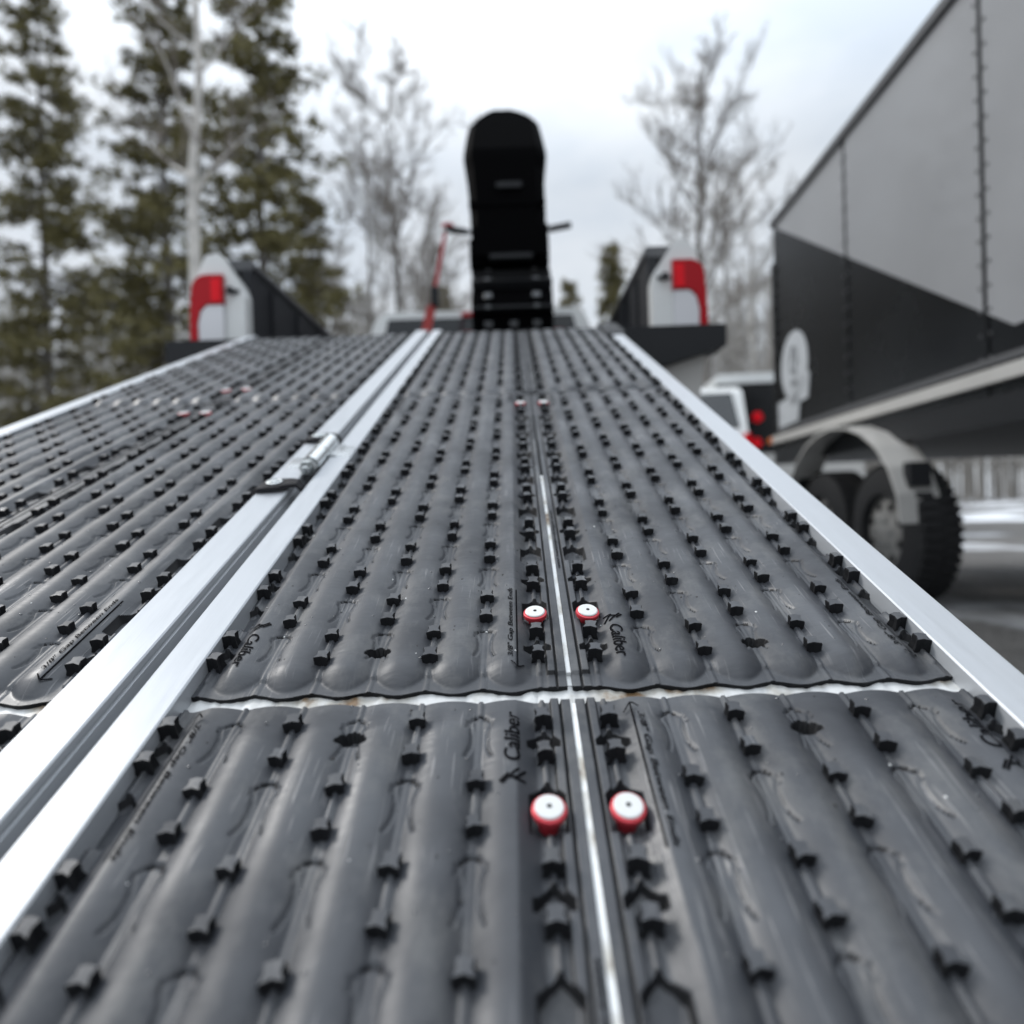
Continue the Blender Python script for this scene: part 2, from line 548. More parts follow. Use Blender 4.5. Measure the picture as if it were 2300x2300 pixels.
def mat_mesh(name, L, ph, round_low, ygrid, ydrain):
    nx = int(MATW / 0.00105)
    xs = np.linspace(-MARG, 6 * P + MARG, nx)
    # side outline is a touch uneven, as cut rubber is
    X, Y = np.meshgrid(xs, ygrid)
    Z, ink = mat_height(X, Y, L, ph, round_low, ydrain)
    if round_low:                      # the cut edge runs a little wavy, fullest at the ridges
        Y = Y - 0.004 * np.cos(pi * (np.mod(X / P, 1.0) - 0.5)) ** 2 * np.exp(-Y / 0.010) * ((X > 0) & (X < 6 * P))
    ny = len(ygrid)
    V = np.stack([X, Y, Z], -1).reshape(-1, 3)
    # upper end dips to a wavy edge; lower end stays straight
    idx = np.arange(nx * ny).reshape(ny, nx)
    q = np.stack([idx[:-1, :-1], idx[:-1, 1:], idx[1:, 1:], idx[1:, :-1]], -1).reshape(-1, 4)
    ring = np.concatenate([idx[0, :], idx[1:, -1], idx[-1, -2::-1], idx[-2:0:-1, 0]])
    base = len(V)
    top = V[ring]
    low = top.copy(); low[:, 2] = -0.0122
    V = np.concatenate([V, top, low])
    m_ = len(ring)
    i = np.arange(m_); j = (i + 1) % m_
    sk = np.stack([base + i, base + m_ + i, base + m_ + j, base + j], -1)
    q = np.concatenate([q, sk])
    me = bpy.data.meshes.new(name)
    me.vertices.add(len(V)); me.vertices.foreach_set('co', V.astype(np.float32).ravel())
    me.loops.add(q.size); me.loops.foreach_set('vertex_index', q.astype(np.int32).ravel())
    me.polygons.add(len(q))
    me.polygons.foreach_set('loop_start', (np.arange(len(q)) * 4).astype(np.int32))
    me.update(calc_edges=True)
    # upper faces are scuffed and dusty, steep moulded walls get a near-black copy, shade put into the colour
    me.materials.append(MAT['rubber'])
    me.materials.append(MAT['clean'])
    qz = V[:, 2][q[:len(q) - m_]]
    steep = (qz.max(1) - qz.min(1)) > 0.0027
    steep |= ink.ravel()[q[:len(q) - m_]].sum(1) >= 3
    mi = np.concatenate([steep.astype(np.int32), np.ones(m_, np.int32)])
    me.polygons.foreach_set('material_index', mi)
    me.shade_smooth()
    return me

LA, PHA = 0.930, 0.0333        # upper rows of mats
LB, PHB = 0.920, None
S_A, S_TOP = 0.3725, 1.310     # lower ends along the slope
S_B_TOP = 0.3560
S_B = S_B_TOP - LB
# phase of the bottom row: a lower stud at s = 0.3025
PHB = (0.3025 - S_B) % PER
ya = np.concatenate([np.arange(0, 0.5, 0.00115), np.arange(0.5, LA, 0.0016), [LA]])
yb = np.concatenate([np.arange(0, LB - 0.26, 0.006), np.arange(LB - 0.26, LB, 0.00115), [LB]])
ME_A = mat_mesh('traction_mat', LA, PHA, True, ya, 0.4235 - S_A)
ME_B = mat_mesh('traction_mat_foot', LB, PHB, False, yb, 0.3285 - S_B)

def stud_mesh():
    b = MB()
    ring = []
    a, c, pull = 0.0057, 0.0046, 0.0018
    ring = [(-a, -c), (0, -c + pull), (a, -c), (a - pull, 0), (a * 0.85, c), (0, c * 1.25), (-a * 0.85, c), (-a + pull, 0)]
    lev = [(-0.0066, 1.16), (-0.0010, 0.93), (0.0042, 1.0), (0.0052, 0.92)]
    vs = []
    for z, s in lev:
        for x, y in ring:
            vs.append((x * s, y * s + (0.0006 if z > 0.003 else 0), z))
    vs.append((0, 0.0008, 0.0053))
    fs = []
    for i in range(len(lev) - 1):
        for k in range(8):
            fs.append((i * 8 + k, i * 8 + (k + 1) % 8, (i + 1) * 8 + (k + 1) % 8, (i + 1) * 8 + k))
    e = (len(lev) - 1) * 8
    for k in range(8):
        fs.append((e + k, e + (k + 1) % 8, len(vs) - 1))
    b.add(vs, fs)
    return b
STUD = stud_mesh()
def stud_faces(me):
    me.materials.append(MAT['clean'])  # stud sides take the near-black rubber, their shade painted in
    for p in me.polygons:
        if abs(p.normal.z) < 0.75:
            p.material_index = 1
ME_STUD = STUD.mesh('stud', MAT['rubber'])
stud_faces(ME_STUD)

def stud_list(L, ph, ymin=0.0):
    out = []
    for k in range(7):
        off = ph if k % 2 == 0 else ph + PER / 2
        y = off - 2 * PER
        while y < L:
            for yy in (y, y + 0.031):
                if max(ymin, 0.020) < yy < L - 0.006:
                    out.append((k * P, yy))
            y += PER
    return out

def text_mesh(name, body, box, read, upv, origin, hfun, shear=0.25, bold=0.0):
    """lettering laid on the relief. box = (length, height); read/upv = unit (x, y) directions; origin = start of baseline"""
    cu = bpy.data.curves.new('t', 'FONT')
    cu.body = body
    cu.shear = shear
    cu.offset = bold
    ob = bpy.data.objects.new('t', cu)
    COL.objects.link(ob)
    dg = bpy.context.evaluated_depsgraph_get()
    tm = ob.evaluated_get(dg).to_mesh()
    bm = bmesh.new(); bm.from_mesh(tm)
    bmesh.ops.triangulate(bm, faces=bm.faces[:])
    bmesh.ops.subdivide_edges(bm, edges=bm.edges[:], cuts=3, use_grid_fill=True)
    co = np.array([v.co[:] for v in bm.verts])
    bm.verts.index_update()
    fs = [tuple(v.index for v in f.verts) for f in bm.faces]
    bm.free()
    ob.evaluated_get(dg).to_mesh_clear()
    bpy.data.objects.remove(ob); bpy.data.curves.remove(cu)
    mn, mx = co.min(0), co.max(0)
    tx = (co[:, 0] - mn[0]) / (mx[0] - mn[0]) * box[0]
    ty = (co[:, 1] - mn[1]) / (mx[1] - mn[1]) * box[1]
    x = origin[0] + read[0] * tx + upv[0] * ty
    y = origin[1] + read[1] * tx + upv[1] * ty
    return lay(name, x, y, fs, hfun)

def lay(name, x, y, fs, hfun, lift=0.0006):
    z = hfun(x, y) + lift
    me = bpy.data.meshes.new(name)
    me.from_pydata([tuple(p) for p in np.stack([x, y, z], -1)], [], fs)
    me.materials.append(MAT['letter'])
    me.update()
    return me

def strokes(name, lines, wdt, read, upv, origin, hfun):
    xs, ys, fs = [], [], []
    for ln in lines:
        for (a, b) in zip(ln[:-1], ln[1:]):
            a, b = np.array(a), np.array(b)
            d = (b - a) / np.linalg.norm(b - a); nrm = np.array([-d[1], d[0]]) * wdt / 2
            n_ = 6
            o = len(xs)
            for i in range(n_ + 1):
                p = a + (b - a) * i / n_
                for s in (1, -1):
                    q = p + nrm * s
                    xs.append(origin[0] + read[0] * q[0] + upv[0] * q[1])
                    ys.append(origin[1] + read[1] * q[0] + upv[1] * q[1])
            for i in range(n_):
                fs.append((o + 2 * i, o + 2 * i + 1, o + 2 * i + 3, o + 2 * i + 2))
    return lay(name, np.array(xs), np.array(ys), fs, hfun)

def base_relief(x, y):
    A = CREST - VAL
    t = np.asarray(x) / P
    tx = (np.mod(t, 1.0) - 0.5) * 2
    h = np.where((t > 0) & (t < 6), A * np.cos(pi / 2 * np.minimum(np.abs(tx), 1)) ** 0.82, 0.0032)
    du = np.minimum(np.abs(x), np.abs(x - 6 * P))
    h = np.where((t > 0) & (t < 6), h * np.clip((du - 0.0055) / 0.0125, 0, 1) ** 0.7, h)
    return h + VAL

def letter_meshes(L, inset):
    """the writing moulded near both ends of a mat (point-symmetric) and on its two edge strips"""
    out = []
    W6 = 6 * P
    def put(flip):
        # coordinates for the lower end; flip turns them about the mat's centre
        def T(x, y): return (W6 - x, L - y) if flip else (x, y)
        s = -1 if flip else 1
        ins = inset if flip else 0.0
        # gap note: on the right ridge, reading up the slope
        o = T(W6 - 0.0182, 0.0255 - ins)
        out.append(('lettering', text_mesh('gap_note', '3/8" Gap Between Ends', (0.103, 0.0056), (0, s), (-s, 0), o, base_relief, 0.3, 0.012)))
        out.append(('arrow', strokes('gap_arrow', [[(0.0, 0), (0.113, 0)], [(0.0, 0), (0.006, 0.005)], [(0.0, 0), (0.006, -0.005)]], 0.0011,
                                     (0, s), (-s, 0), T(W6 - 0.0160, 0.0145 - ins), base_relief)))
        # maker's name: on the left ridge, reading down the slope
        o = T(0.0155, 0.0655 - ins)
        out.append(('lettering', text_mesh('maker_name', 'Caliber', (0.043, 0.0105), (0, -s), (s, 0), o, base_relief, 0.25, 0.012)))
        out.append(('emblem', strokes('maker_emblem', [[(0, -0.004), (-0.007, 0.001), (-0.007, 0.006)], [(-0.004, 0.0065), (-0.0095, 0.012)],
                                                      [(0.0, 0.000), (-0.011, 0.0105)], [(-0.0085, -0.004), (-0.0085, 0.003)]], 0.0016,
                                      (0, -s), (s, 0), T(0.0165, 0.0715 - ins), base_relief)))
        # web address on the edge strip
        o = T(-0.0195, 0.318)
        out.append(('lettering', text_mesh('web_address', 'www.caliberproductsinc.com', (0.142, 0.0042), (0, -s), (s, 0), o, base_relief, 0.25, 0.02)))
    put(False); put(True)
    return out

WRITING_A = letter_meshes(LA, 0.0)
WRITING_B = letter_meshes(LB, 0.003)

def fastener_meshes():
    c = MB().lathe([(0.0062, -0.009), (0.0062, 0.0005), (0.0098, 0.0020), (0.0104, 0.0040), (0.0100, 0.0058), (0.0086, 0.0066)], 28).mesh('collar', MAT['red_alu'], True)
    w = MB().lathe([(0.0084, 0.0060), (0.0085, 0.0072), (0.0078, 0.0078), (0.0018, 0.0079)], 28).mesh('cap', MAT['white_cap'], True)
    h = MB().lathe([(0.0015, 0.0070), (0.0015, 0.00805)], 12).mesh('socket', MAT['hole'])
    return c, w, h
FAST = fastener_meshes()
ME_DROP = None

def dome(b, x, y, z, r, h, sides=8):
    o = len(b.v)
    for rr, zz in ((1.0, 0.0), (0.8, 0.55), (0.4, 0.92)):
        for k in range(sides):
            t = 2 * pi * k / sides
            b.v.append((x + r * rr * cos(t), y + r * rr * sin(t) * 1.1, z + h * zz))
    b.v.append((x, y, z + h))
    for i in range(2):
        for k in range(sides):
            b.f.append((o + i * sides + k, o + i * sides + (k + 1) % sides, o + (i + 1) * sides + (k + 1) % sides, o + (i + 1) * sides + k))
    for k in range(sides):
        b.f.append((o + 2 * sides + k, o + 2 * sides + (k + 1) % sides, o + 3 * sides))

def rail_mesh(b, u0, u1, s0, s1, groove=None):
    """hollow-looking extrusion: rounded top corners and a groove down one flank"""
    t, lo, e = 0.0065, -0.046, 0.0012
    prof = [(u0 + e, t), (u1 - e, t), (u1, t - e)]
    if groove == 'right':
        prof += [(u1, t - 0.006), (u1 - 0.0022, t - 0.007), (u1 - 0.0022, t - 0.0095), (u1, t - 0.0105)]
    prof += [(u1, lo), (u0, lo), (u0, t - e)]
    b.prism_y([(x, z) for x, z in reversed(prof)], s0, s1)

S0 = -0.602
SE = 2.30
def make_ramp(uc, label, rows_l, rows_r, rails, fine):
    a = SLOPE
    # empty at the foot of the ramp, on the ground end
    y = S0 * cos(a) + H * sin(a)
    z = CZ + S0 * sin(a) - H * cos(a)
    root = thing('loading_ramp', (uc, y, z), label, 'ramp', 'twin loading ramps side by side', (a, 0, 0))
    off = Vector((-uc, -S0, 0))
    for (u0, u1, s1, g) in rails:
        b = MB(); rail_mesh(b, u0, u1, S0, s1, g)
        b.build('side_rail', MAT['alu'], root, off)
    umin = min(r[0] for r in rails) + 0.01; umax = max(r[1] for r in rails) - 0.01
    b = MB()
    b.box((umin, S0, -0.020), (umax, SE - 0.004, -0.0128))
    b.build('deck_plate', MAT['black_plastic'], root, off)
    # white board seen in the joints between the mats
    seam = (rows_l + 6 * P + MARG + rows_r - MARG) / 2
    b = MB().box((seam - 0.006, S_B, -0.0128), (seam + 0.006, S_B_TOP - 0.003, -0.0042))
    b.build('joint_strip', MAT['board_clean'], root, off)
    b = MB().box((seam - 0.006, S_A + 0.016, -0.0128), (seam + 0.006, 0.82, -0.0052))
    b.box((seam - 0.006, S_A + 0.0045, -0.0128), (seam + 0.006, S_A + 0.016, -0.0085))
    b.build('joint_strip', MAT['board_clean'], root, off)
    b = MB()
    nseg = 150
    xs = np.linspace(umin, umax, nseg)
    rs = random.Random(3)
    zt = [-0.0098 + rs.uniform(-0.0006, 0.0012) for _ in xs]
    vs = []
    for i, x in enumerate(xs):
        vs += [(x, S_B_TOP - 0.006, zt[i] - 0.0004), (x, S_A + 0.004, zt[i])]
    b.add(vs, [(2 * i, 2 * i + 2, 2 * i + 3, 2 * i + 1) for i in range(nseg - 1)])
    b.build('joint_strip', MAT['board'], root, off, smooth=True)
    far = MB()
    n_ind = 0
    for rows, side in ((rows_l, 0), (rows_r, 1)):
        for key, s, me, L, ph, wr, ymin in (
                ('B', S_B, ME_B, LB, PHB, WRITING_B, LB - 0.27), ('A', S_A, ME_A, LA, PHA, WRITING_A, 0.0),
                ('T', S_TOP + (0.007 if side else 0.0), ME_A, LA, PHA, None, 0.0)):
            m = link('traction_mat', me, root, off + Vector((rows, s, 0)))
            if key == 'T':
                m.location.z += 0.0035
            studs = stud_list(L, ph, ymin)
            for (x, yv) in studs:
                if key == 'T' or (fine is False and key == 'B' ):
                    o = len(far.v)
                    far.v += [(p[0] + x + rows, p[1] + yv + s, p[2] + (0.0035 if key == 'T' else 0)) for p in STUD.v]
                    far.f += [tuple(i + o for i in q) for q in STUD.f]
                else:
                    st = link('stud', ME_STUD, m, (x, yv, 0))
                    st.rotation_euler = (random.gauss(0, 0.03), random.gauss(0, 0.03), random.gauss(0, 0.09))
                    sc = random.gauss(1, 0.05)
                    st.scale = (sc, sc, min(1.1, random.gauss(0.98, 0.08)))
            if wr:
                for nm, wm in wr:
                    link(nm, wm, m)
            # fasteners in the slots next to the joint
            kx = 6 * P if side == 0 else 0.0
            slots = {'B': [0.2575 - S_B], 'A': [0.460 - S_A, 1.2085 - S_A], 'T': [1.412 - S_TOP]}[key]
            if key == 'T' and fine:
                slots = []
            for ys in slots:
                f = bpy.data.objects.new('fastener', None); COL.objects.link(f)
                f.parent = root; f.location = off + Vector((rows + kx, s + ys, -0.0026)); f.empty_display_size = 0.01
                f.rotation_euler = (random.gauss(0, 0.03), random.gauss(0, 0.03), random.uniform(0, 6))
                for nm, me2 in zip(('collar', 'cap', 'socket'), FAST):
                    link(nm, me2, f)
    fo = far.build('studs', MAT['rubber'], root, off)
    fo['kind'] = 'stuff'
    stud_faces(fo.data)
    return root, off

LEFT_ROWS_R, LEFT_ROWS_L = -0.351 - 6 * P, -0.649 - 6 * P
ramp_r, off_r = make_ramp(0.055, 'loading ramp right of the hinge, black ribbed rubber mats and bright aluminium rails', 0.0132 - 6 * P, 0.058,
                          [(-0.279, -0.2465, SE, None), (0.3175, 0.355, 2.06, None)], True)
ramp_l, off_l = make_ramp(-0.62, 'loading ramp left of the hinge, running up past the left tail light', LEFT_ROWS_L, LEFT_ROWS_R,
                          [(-0.945, -0.908, SE, None), (-0.338, -0.2975, SE, 'right')], False)
# black end shoe of the right rail where it meets the truck
MB().prism_x([(2.055, -0.05), (2.055, 0.010), (2.10, 0.016), (2.27, 0.016), (2.30, -0.01), (2.30, -0.05)], 0.300, 0.362).build('rail_shoe', MAT['black_plastic'], ramp_r, off_r)
MB().box((-0.9, 2.285, -0.05), (-0.34, 2.305, -0.004)).build('top_lip', MAT['black_plastic'], ramp_l, off_l)
MB().box((-0.24, 2.285, -0.05), (0.30, 2.305, -0.004)).build('top_lip', MAT['black_plastic'], ramp_r, off_r)

# water beads, grit and crumbs lying on the mats
def scatter(root, off, u0, u1, seed):
    rs = random.Random(seed)
    bd, bg, bi = MB(), MB(), MB()
    for i in range(520):
        u = rs.uniform(u0, u1); s = rs.choice([rs.uniform(0.17, 0.6), rs.uniform(0.36, 1.25)])
        for rows in ((0.0132 - 6 * P, 0.058) if seed == 1 else (LEFT_ROWS_L, LEFT_ROWS_R)):
            x = u - rows
            if 0.002 < x < 6 * P - 0.002 and not (S_B_TOP - 0.004 < s < S_A + 0.03):
                zz = float(base_relief(np.array([x]), np.array([0]))[0])
                r = rs.uniform(0.0005, 0.0014) * (1.3 if rs.random() < 0.1 else 1)
                if rs.random() < 0.07:
                    dome(bi, u, s, zz - 0.0002, r * rs.uniform(0.6, 1.1), r * 0.8, 5)
                elif rs.random() < 0.5:
                    dome(bd, u, s, zz - 0.0001, r, r * 0.55)
                else:
                    dome(bg, u, s, zz - 0.0002, r * rs.uniform(0.6, 1.3), r * 0.5, 5)
    o = bd.build('water_beads', MAT['drop'], root, off, smooth=True); o['kind'] = 'stuff'
    o = bg.build('grit', MAT['grit'], root, off); o['kind'] = 'stuff'
    o = bi.build('ice_crumbs', MAT['white_cap'], root, off); o['kind'] = 'stuff'
scatter(ramp_r, off_r, -0.24, 0.31, 1)
scatter(ramp_l, off_l, -0.86, -0.36, 2)

# hinge between the ramps: two barrels on a bolt, weld plates, nut
def hinge():
    cu, cn, R = -0.2915, 0.0130, 0.0126
    h = bpy.data.objects.new('hinge', None); COL.objects.link(h); h.parent = ramp_l; h.location = off_l; h.empty_display_size = 0.02
    for s0, s1 in ((0.842, 0.894), (0.8955, 0.955)):
        MB().lathe([(R - 0.001, s0), (R, s0 + 0.001), (R, s1 - 0.001), (R - 0.001, s1)], 28, 'Y', (cu, 0, cn)).build('barrel', MAT['polished'], h, smooth=True)
    MB().lathe([(0.0052, 0.816), (0.0066, 0.8175), (0.0066, 0.842)], 18, 'Y', (cu, 0, cn)).build('bolt', MAT['zinc'], h, smooth=True)
    MB().lathe([(0.0112, 0.8265), (0.0124, 0.828), (0.0124, 0.839), (0.0112, 0.8405)], 6, 'Y', (cu, 0, cn)).build('nut', MAT['zinc'], h)
    MB().lathe([(0.0130, 0.8405), (0.0130, 0.8425)], 24, 'Y', (cu, 0, cn)).build('washer', MAT['zinc'], h)
    def plate(u0, u1, s0, s1, name, lump):
        b = MB(); n_ = 14; vs = []
        rs = random.Random(int(s0 * 1000))
        for i in range(n_ + 1):
            for j in range(9):
                u = u0 + (u1 - u0) * i / n_; s = s0 + (s1 - s0) * j / 8
                e = min(i, n_ - i) / 3.0; e2 = min(j, 8 - j) / 2.0
                zz = 0.0066 + min(1, e) * min(1, e2) * 0.0026 + rs.uniform(0, lump) * (0 < i < n_ and 0 < j < 8)
                vs.append((u + rs.uniform(-1, 1) * 0.0006, s + rs.uniform(-1, 1) * 0.001, zz))
        b.add(vs, [(i * 9 + j, (i + 1) * 9 + j, (i + 1) * 9 + j + 1, i * 9 + j + 1) for i in range(n_) for j in range(8)])
        b.build(name, MAT['alu_cast'], h, smooth=True)
    plate(-0.332, -0.298, 0.848, 0.893, 'weld_plate', 0.0008)
    plate(-0.288, -0.2485, 0.896, 0.945, 'weld_plate', 0.0012)
    MB().box((-0.292, 0.897, 0.0005), (-0.268, 0.952, 0.0085), 0.002).build('web', MAT['alu_cast'], h)
hinge()

def strap_loop(s, du):
    """short webbing loop riveted on the left rail and tucked into the gap"""
    st = bpy.data.objects.new('strap_loop', None); COL.objects.link(st); st.parent = ramp_l; st.location = off_l; st.empty_display_size = 0.02
    path = [(-0.343, -0.004), (-0.341, 0.004), (-0.334, 0.0085), (-0.322, 0.0100), (-0.308, 0.0105), (-0.297, 0.0115), (-0.287, 0.0105), (-0.2815, 0.003), (-0.2835, -0.010), (-0.290, -0.024)]
    b = MB(); n_ = len(path); hw = 0.0150
    rs = random.Random(int(s * 100))
    vs = []
    wd = [0.6, 0.8, 1.0, 1.12, 1.08, 0.85, 0.68, 0.62, 0.6, 0.6]
    for i, (u, zz) in enumerate(path):
        k = du * (i - 4) * 0.001
        for e, (sy, th) in enumerate(((-1, 0), (-0.92, 0.0048), (0.92, 0.0048), (1, 0))):
            vs.append((u, s + sy * hw * wd[i] + k, zz + th))
    fs = []
    for i in range(n_ - 1):
        for e in range(4):
            fs.append((i * 4 + e, i * 4 + (e + 1) % 4, (i + 1) * 4 + (e + 1) % 4, (i + 1) * 4 + e))
    fs += [(3, 2, 1, 0), tuple((n_ - 1) * 4 + e for e in range(4))]
    b.add(vs, fs)
    b.build('webbing', MAT['webbing'], st, smooth=True)
    MB().lathe([(0.0108, 0.0140), (0.0108, 0.0168), (0.0086, 0.0176), (0.0066, 0.0169), (0.0062, 0.0184), (0.0022, 0.0194), (0.0014, 0.0180)], 26, 'Z', (-0.317, s + 0.001, 0)).build('rivet', MAT['zinc'], st, smooth=True)
strap_loop(0.769, 1.0)
strap_loop(0.980, -1.0)

# ------------------------------------------------------------------ pickup truck
def W(x, y, z):               # position relative to the camera, z up
    return (x, y, z + CZ)
TX, TY, TZ = -0.235, 2.36, 0.0
truck = thing('pickup_truck', (TX, TY, 0), 'silver white pickup truck with black bed, tailgate off, ramps resting on its bed', 'truck')
ZF = CZ + 0.615               # bed floor height above the ground
ZT = CZ + 0.975               # top of the bed sides
BL = 2.35                     # bed length
def pillar(sx):
    # rear end cap of a bed side: body-colour post with a chamfered inner top corner
    xi, xo = 0.765 * sx, 0.955 * sx
    prof = [(xi, ZF - 0.04), (xo, ZF - 0.04), (xo + 0.012 * sx, ZF + 0.14), (xo - 0.004 * sx, ZT - 0.09), (xo - 0.045 * sx, ZT + 0.005), (xo - 0.095 * sx, ZT + 0.012), (xi + 0.012 * sx, ZT - 0.11), (xi, ZT - 0.15)]
    if sx > 0:
        prof = prof
    else:
        prof = prof[::-1]
    side = bpy.data.objects.new('bed_side', None); COL.objects.link(side); side.parent = truck; side.empty_display_size = 0.05
    MB().prism_y(prof, 0.0, 0.06).build('end_cap', MAT['paint_w'], side)
    # outer skin with a wheel arch
    arc = [(0.62 + 0.46 * cos(t), 0.40 + 0.46 * sin(t)) for t in np.linspace(pi, 0, 15)]
    sk = [(0.06, 0.55), (0.14, 0.48)] + arc + [(BL, 0.45), (BL, ZT), (0.06, ZT)]
    sk = [(y, z) for y, z in sk]
    x0, x1 = sorted((0.90 * sx, 0.955 * sx))
    MB().prism_x(sk, x0, x1).build('outer_skin', MAT['paint_w'], side)
    x0, x1 = sorted((0.765 * sx, 0.80 * sx))
    MB().box((x0, 0.06, ZF - 0.03), (x1, BL, ZT - 0.03)).build('inner_liner', MAT['liner'], side)
    for yy in np.arange(0.25, BL - 0.1, 0.30):
        xa, xb = sorted((0.752 * sx, 0.767 * sx))
        MB().box((xa, yy, ZF), (xb, yy + 0.12, ZT - 0.05), 0.004).build('liner_rib', MAT['liner'], side)
    x0, x1 = sorted((0.755 * sx, 0.945 * sx))
    MB().box((x0, 0.07, ZT - 0.03), (x1, BL, ZT + 0.012), 0.012).build('rail_cap', MAT['rail_cap'], side)
    # latch striker
    MB().lathe([(0.012, -0.03), (0.012, 0.0)], 12, 'Y', (xi + 0.045 * sx, 0, ZT - 0.135)).build('latch_striker', MAT['black_plastic'], side, smooth=True)
    MB().box((xi + min(0.02 * sx, 0.07 * sx), -0.004, ZT - 0.142), (xi + max(0.02 * sx, 0.07 * sx), 0.001, ZT - 0.128)).build('striker_plate', MAT['black_plastic'], side)
    # tail light: red top and outer strip around a clear lower lens
    tl = bpy.data.objects.new('tail_light', None); COL.objects.link(tl); tl.parent = truck; tl.location = (0, 0, 0); tl.empty_display_size = 0.05
    a, b_ = 0.840, 0.958
    zt, zm, zb = ZT - 0.075, ZT - 0.185, ZF + 0.008
    cor = [(b_ - 0.055 + 0.055 * sin(t), zt - 0.055 + 0.055 * cos(t)) for t in np.linspace(0, pi / 2, 7)]
    red = [(a, zm), (a, zt)] + cor + [(b_ + 0.006, zm - 0.02), (b_ + 0.010, zb), (b_ - 0.022, zb), (b_ - 0.020, zm - 0.07), (b_ - 0.032, zm - 0.022), (b_ - 0.055, zm)]
    clr = [(a + 0.002, zb), (a + 0.002, zm - 0.004), (b_ - 0.056, zm - 0.004), (b_ - 0.034, zm - 0.026), (b_ - 0.022, zm - 0.072), (b_ - 0.024, zb)]
    inn = [(a + 0.006, zm + 0.008), (a + 0.006, zt - 0.018), (a + 0.042, zt - 0.018), (a + 0.042, zm + 0.008)]
    for nm, pr, mt, y0 in (('red_lens', red, 'red_dark', -0.022), ('clear_lens', clr, 'clear_lens', -0.018), ('brake_lens', inn, 'red_lens', -0.026)):
        pr2 = [(x * sx, z) for x, z in pr]
        if sx < 0: pr2 = pr2[::-1]
        MB().prism_y(pr2[::-1], y0, 0.004).build(nm, MAT[mt], tl)
pillar(1); pillar(-1)
MB().box((-0.77, 0.02, ZF - 0.06), (0.77, BL, ZF)).build('bed_floor', MAT['liner'], truck)
for i in range(9):
    x = -0.70 + i * 0.175
    MB().box((x - 0.03, 0.04, ZF), (x + 0.03, BL, ZF + 0.012), 0.003).build('floor_rib', MAT['liner'], truck)
MB().box((-0.76, BL - 0.03, ZF), (0.76, BL, ZT - 0.02)).build('bed_front', MAT['liner'], truck)
# black bumper, deeper in the middle than at its ends
zb = ZF + 0.002
prof = [(-0.985, zb - 0.075), (-0.985, zb), (0.985, zb), (0.985, zb - 0.075), (0.74, zb - 0.145), (0.45, zb - 0.20), (-0.45, zb - 0.20), (-0.74, zb - 0.145)]
MB().prism_y(prof[::-1], -0.16, -0.02).build('bumper', MAT['black_plastic'], truck)
prof = [(-0.93, zb - 0.095), (0.93, zb - 0.095), (0.90, zb - 0.26), (0.62, zb - 0.40), (-0.62, zb - 0.40), (-0.90, zb - 0.26)]
MB().prism_y(prof, -0.10, 0.02).build('valance', MAT['paint_b'], truck)
MB().box((-0.04, -0.22, zb - 0.46), (0.04, 0.1, zb - 0.38), 0.006).build('tow_receiver', MAT['black_plastic'], truck)
# cab
def cab():
    c = bpy.data.objects.new('cab', None); COL.objects.link(c); c.parent = truck; c.empty_display_size = 0.1
    y0 = BL + 0.06
    zr = CZ + 1.50
    body = [(-0.94, 0.5), (0.94, 0.5), (0.97, ZT), (0.94, ZT + 0.10), (0.80, zr - 0.06), (0.72, zr), (-0.72, zr), (-0.80, zr - 0.06), (-0.94, ZT + 0.10), (-0.97, ZT)]
    MB().prism_y(body, y0, y0 + 2.1).build('shell', MAT['paint_w'], c)
    gl = [(-0.80, ZT + 0.06), (0.80, ZT + 0.06), (0.70, zr - 0.055), (-0.70, zr - 0.055)]
    MB().prism_y(gl, y0 - 0.006, y0 + 0.01).build('rear_window', MAT['glass'], c)
    MB().box((-0.14, y0 - 0.02, zr - 0.052), (0.14, y0 + 0.01, zr - 0.02), 0.005).build('stop_lamp', MAT['red_dark'], c)
    for sx in (-1, 1):
        hw = [(y0 + 0.25, ZT + 0.10), (y0 + 1.75, ZT + 0.10), (y0 + 1.35, zr - 0.07), (y0 + 0.35, zr - 0.07)]
        b = MB()
        b.add([(sx * (0.942 if z < zr - 0.2 else 0.812), y, z) for y, z in hw], [(0, 1, 2, 3)])
        b.build('side_window', MAT['glass'], c)
    hood = [(y0 + 2.1, 0.5), (y0 + 3.2, 0.5), (y0 + 3.25, ZT - 0.12), (y0 + 3.1, ZT - 0.02), (y0 + 2.1, ZT + 0.10)]
    MB().prism_x(hood, -0.93, 0.93).build('hood', MAT['paint_w'], c)
cab()
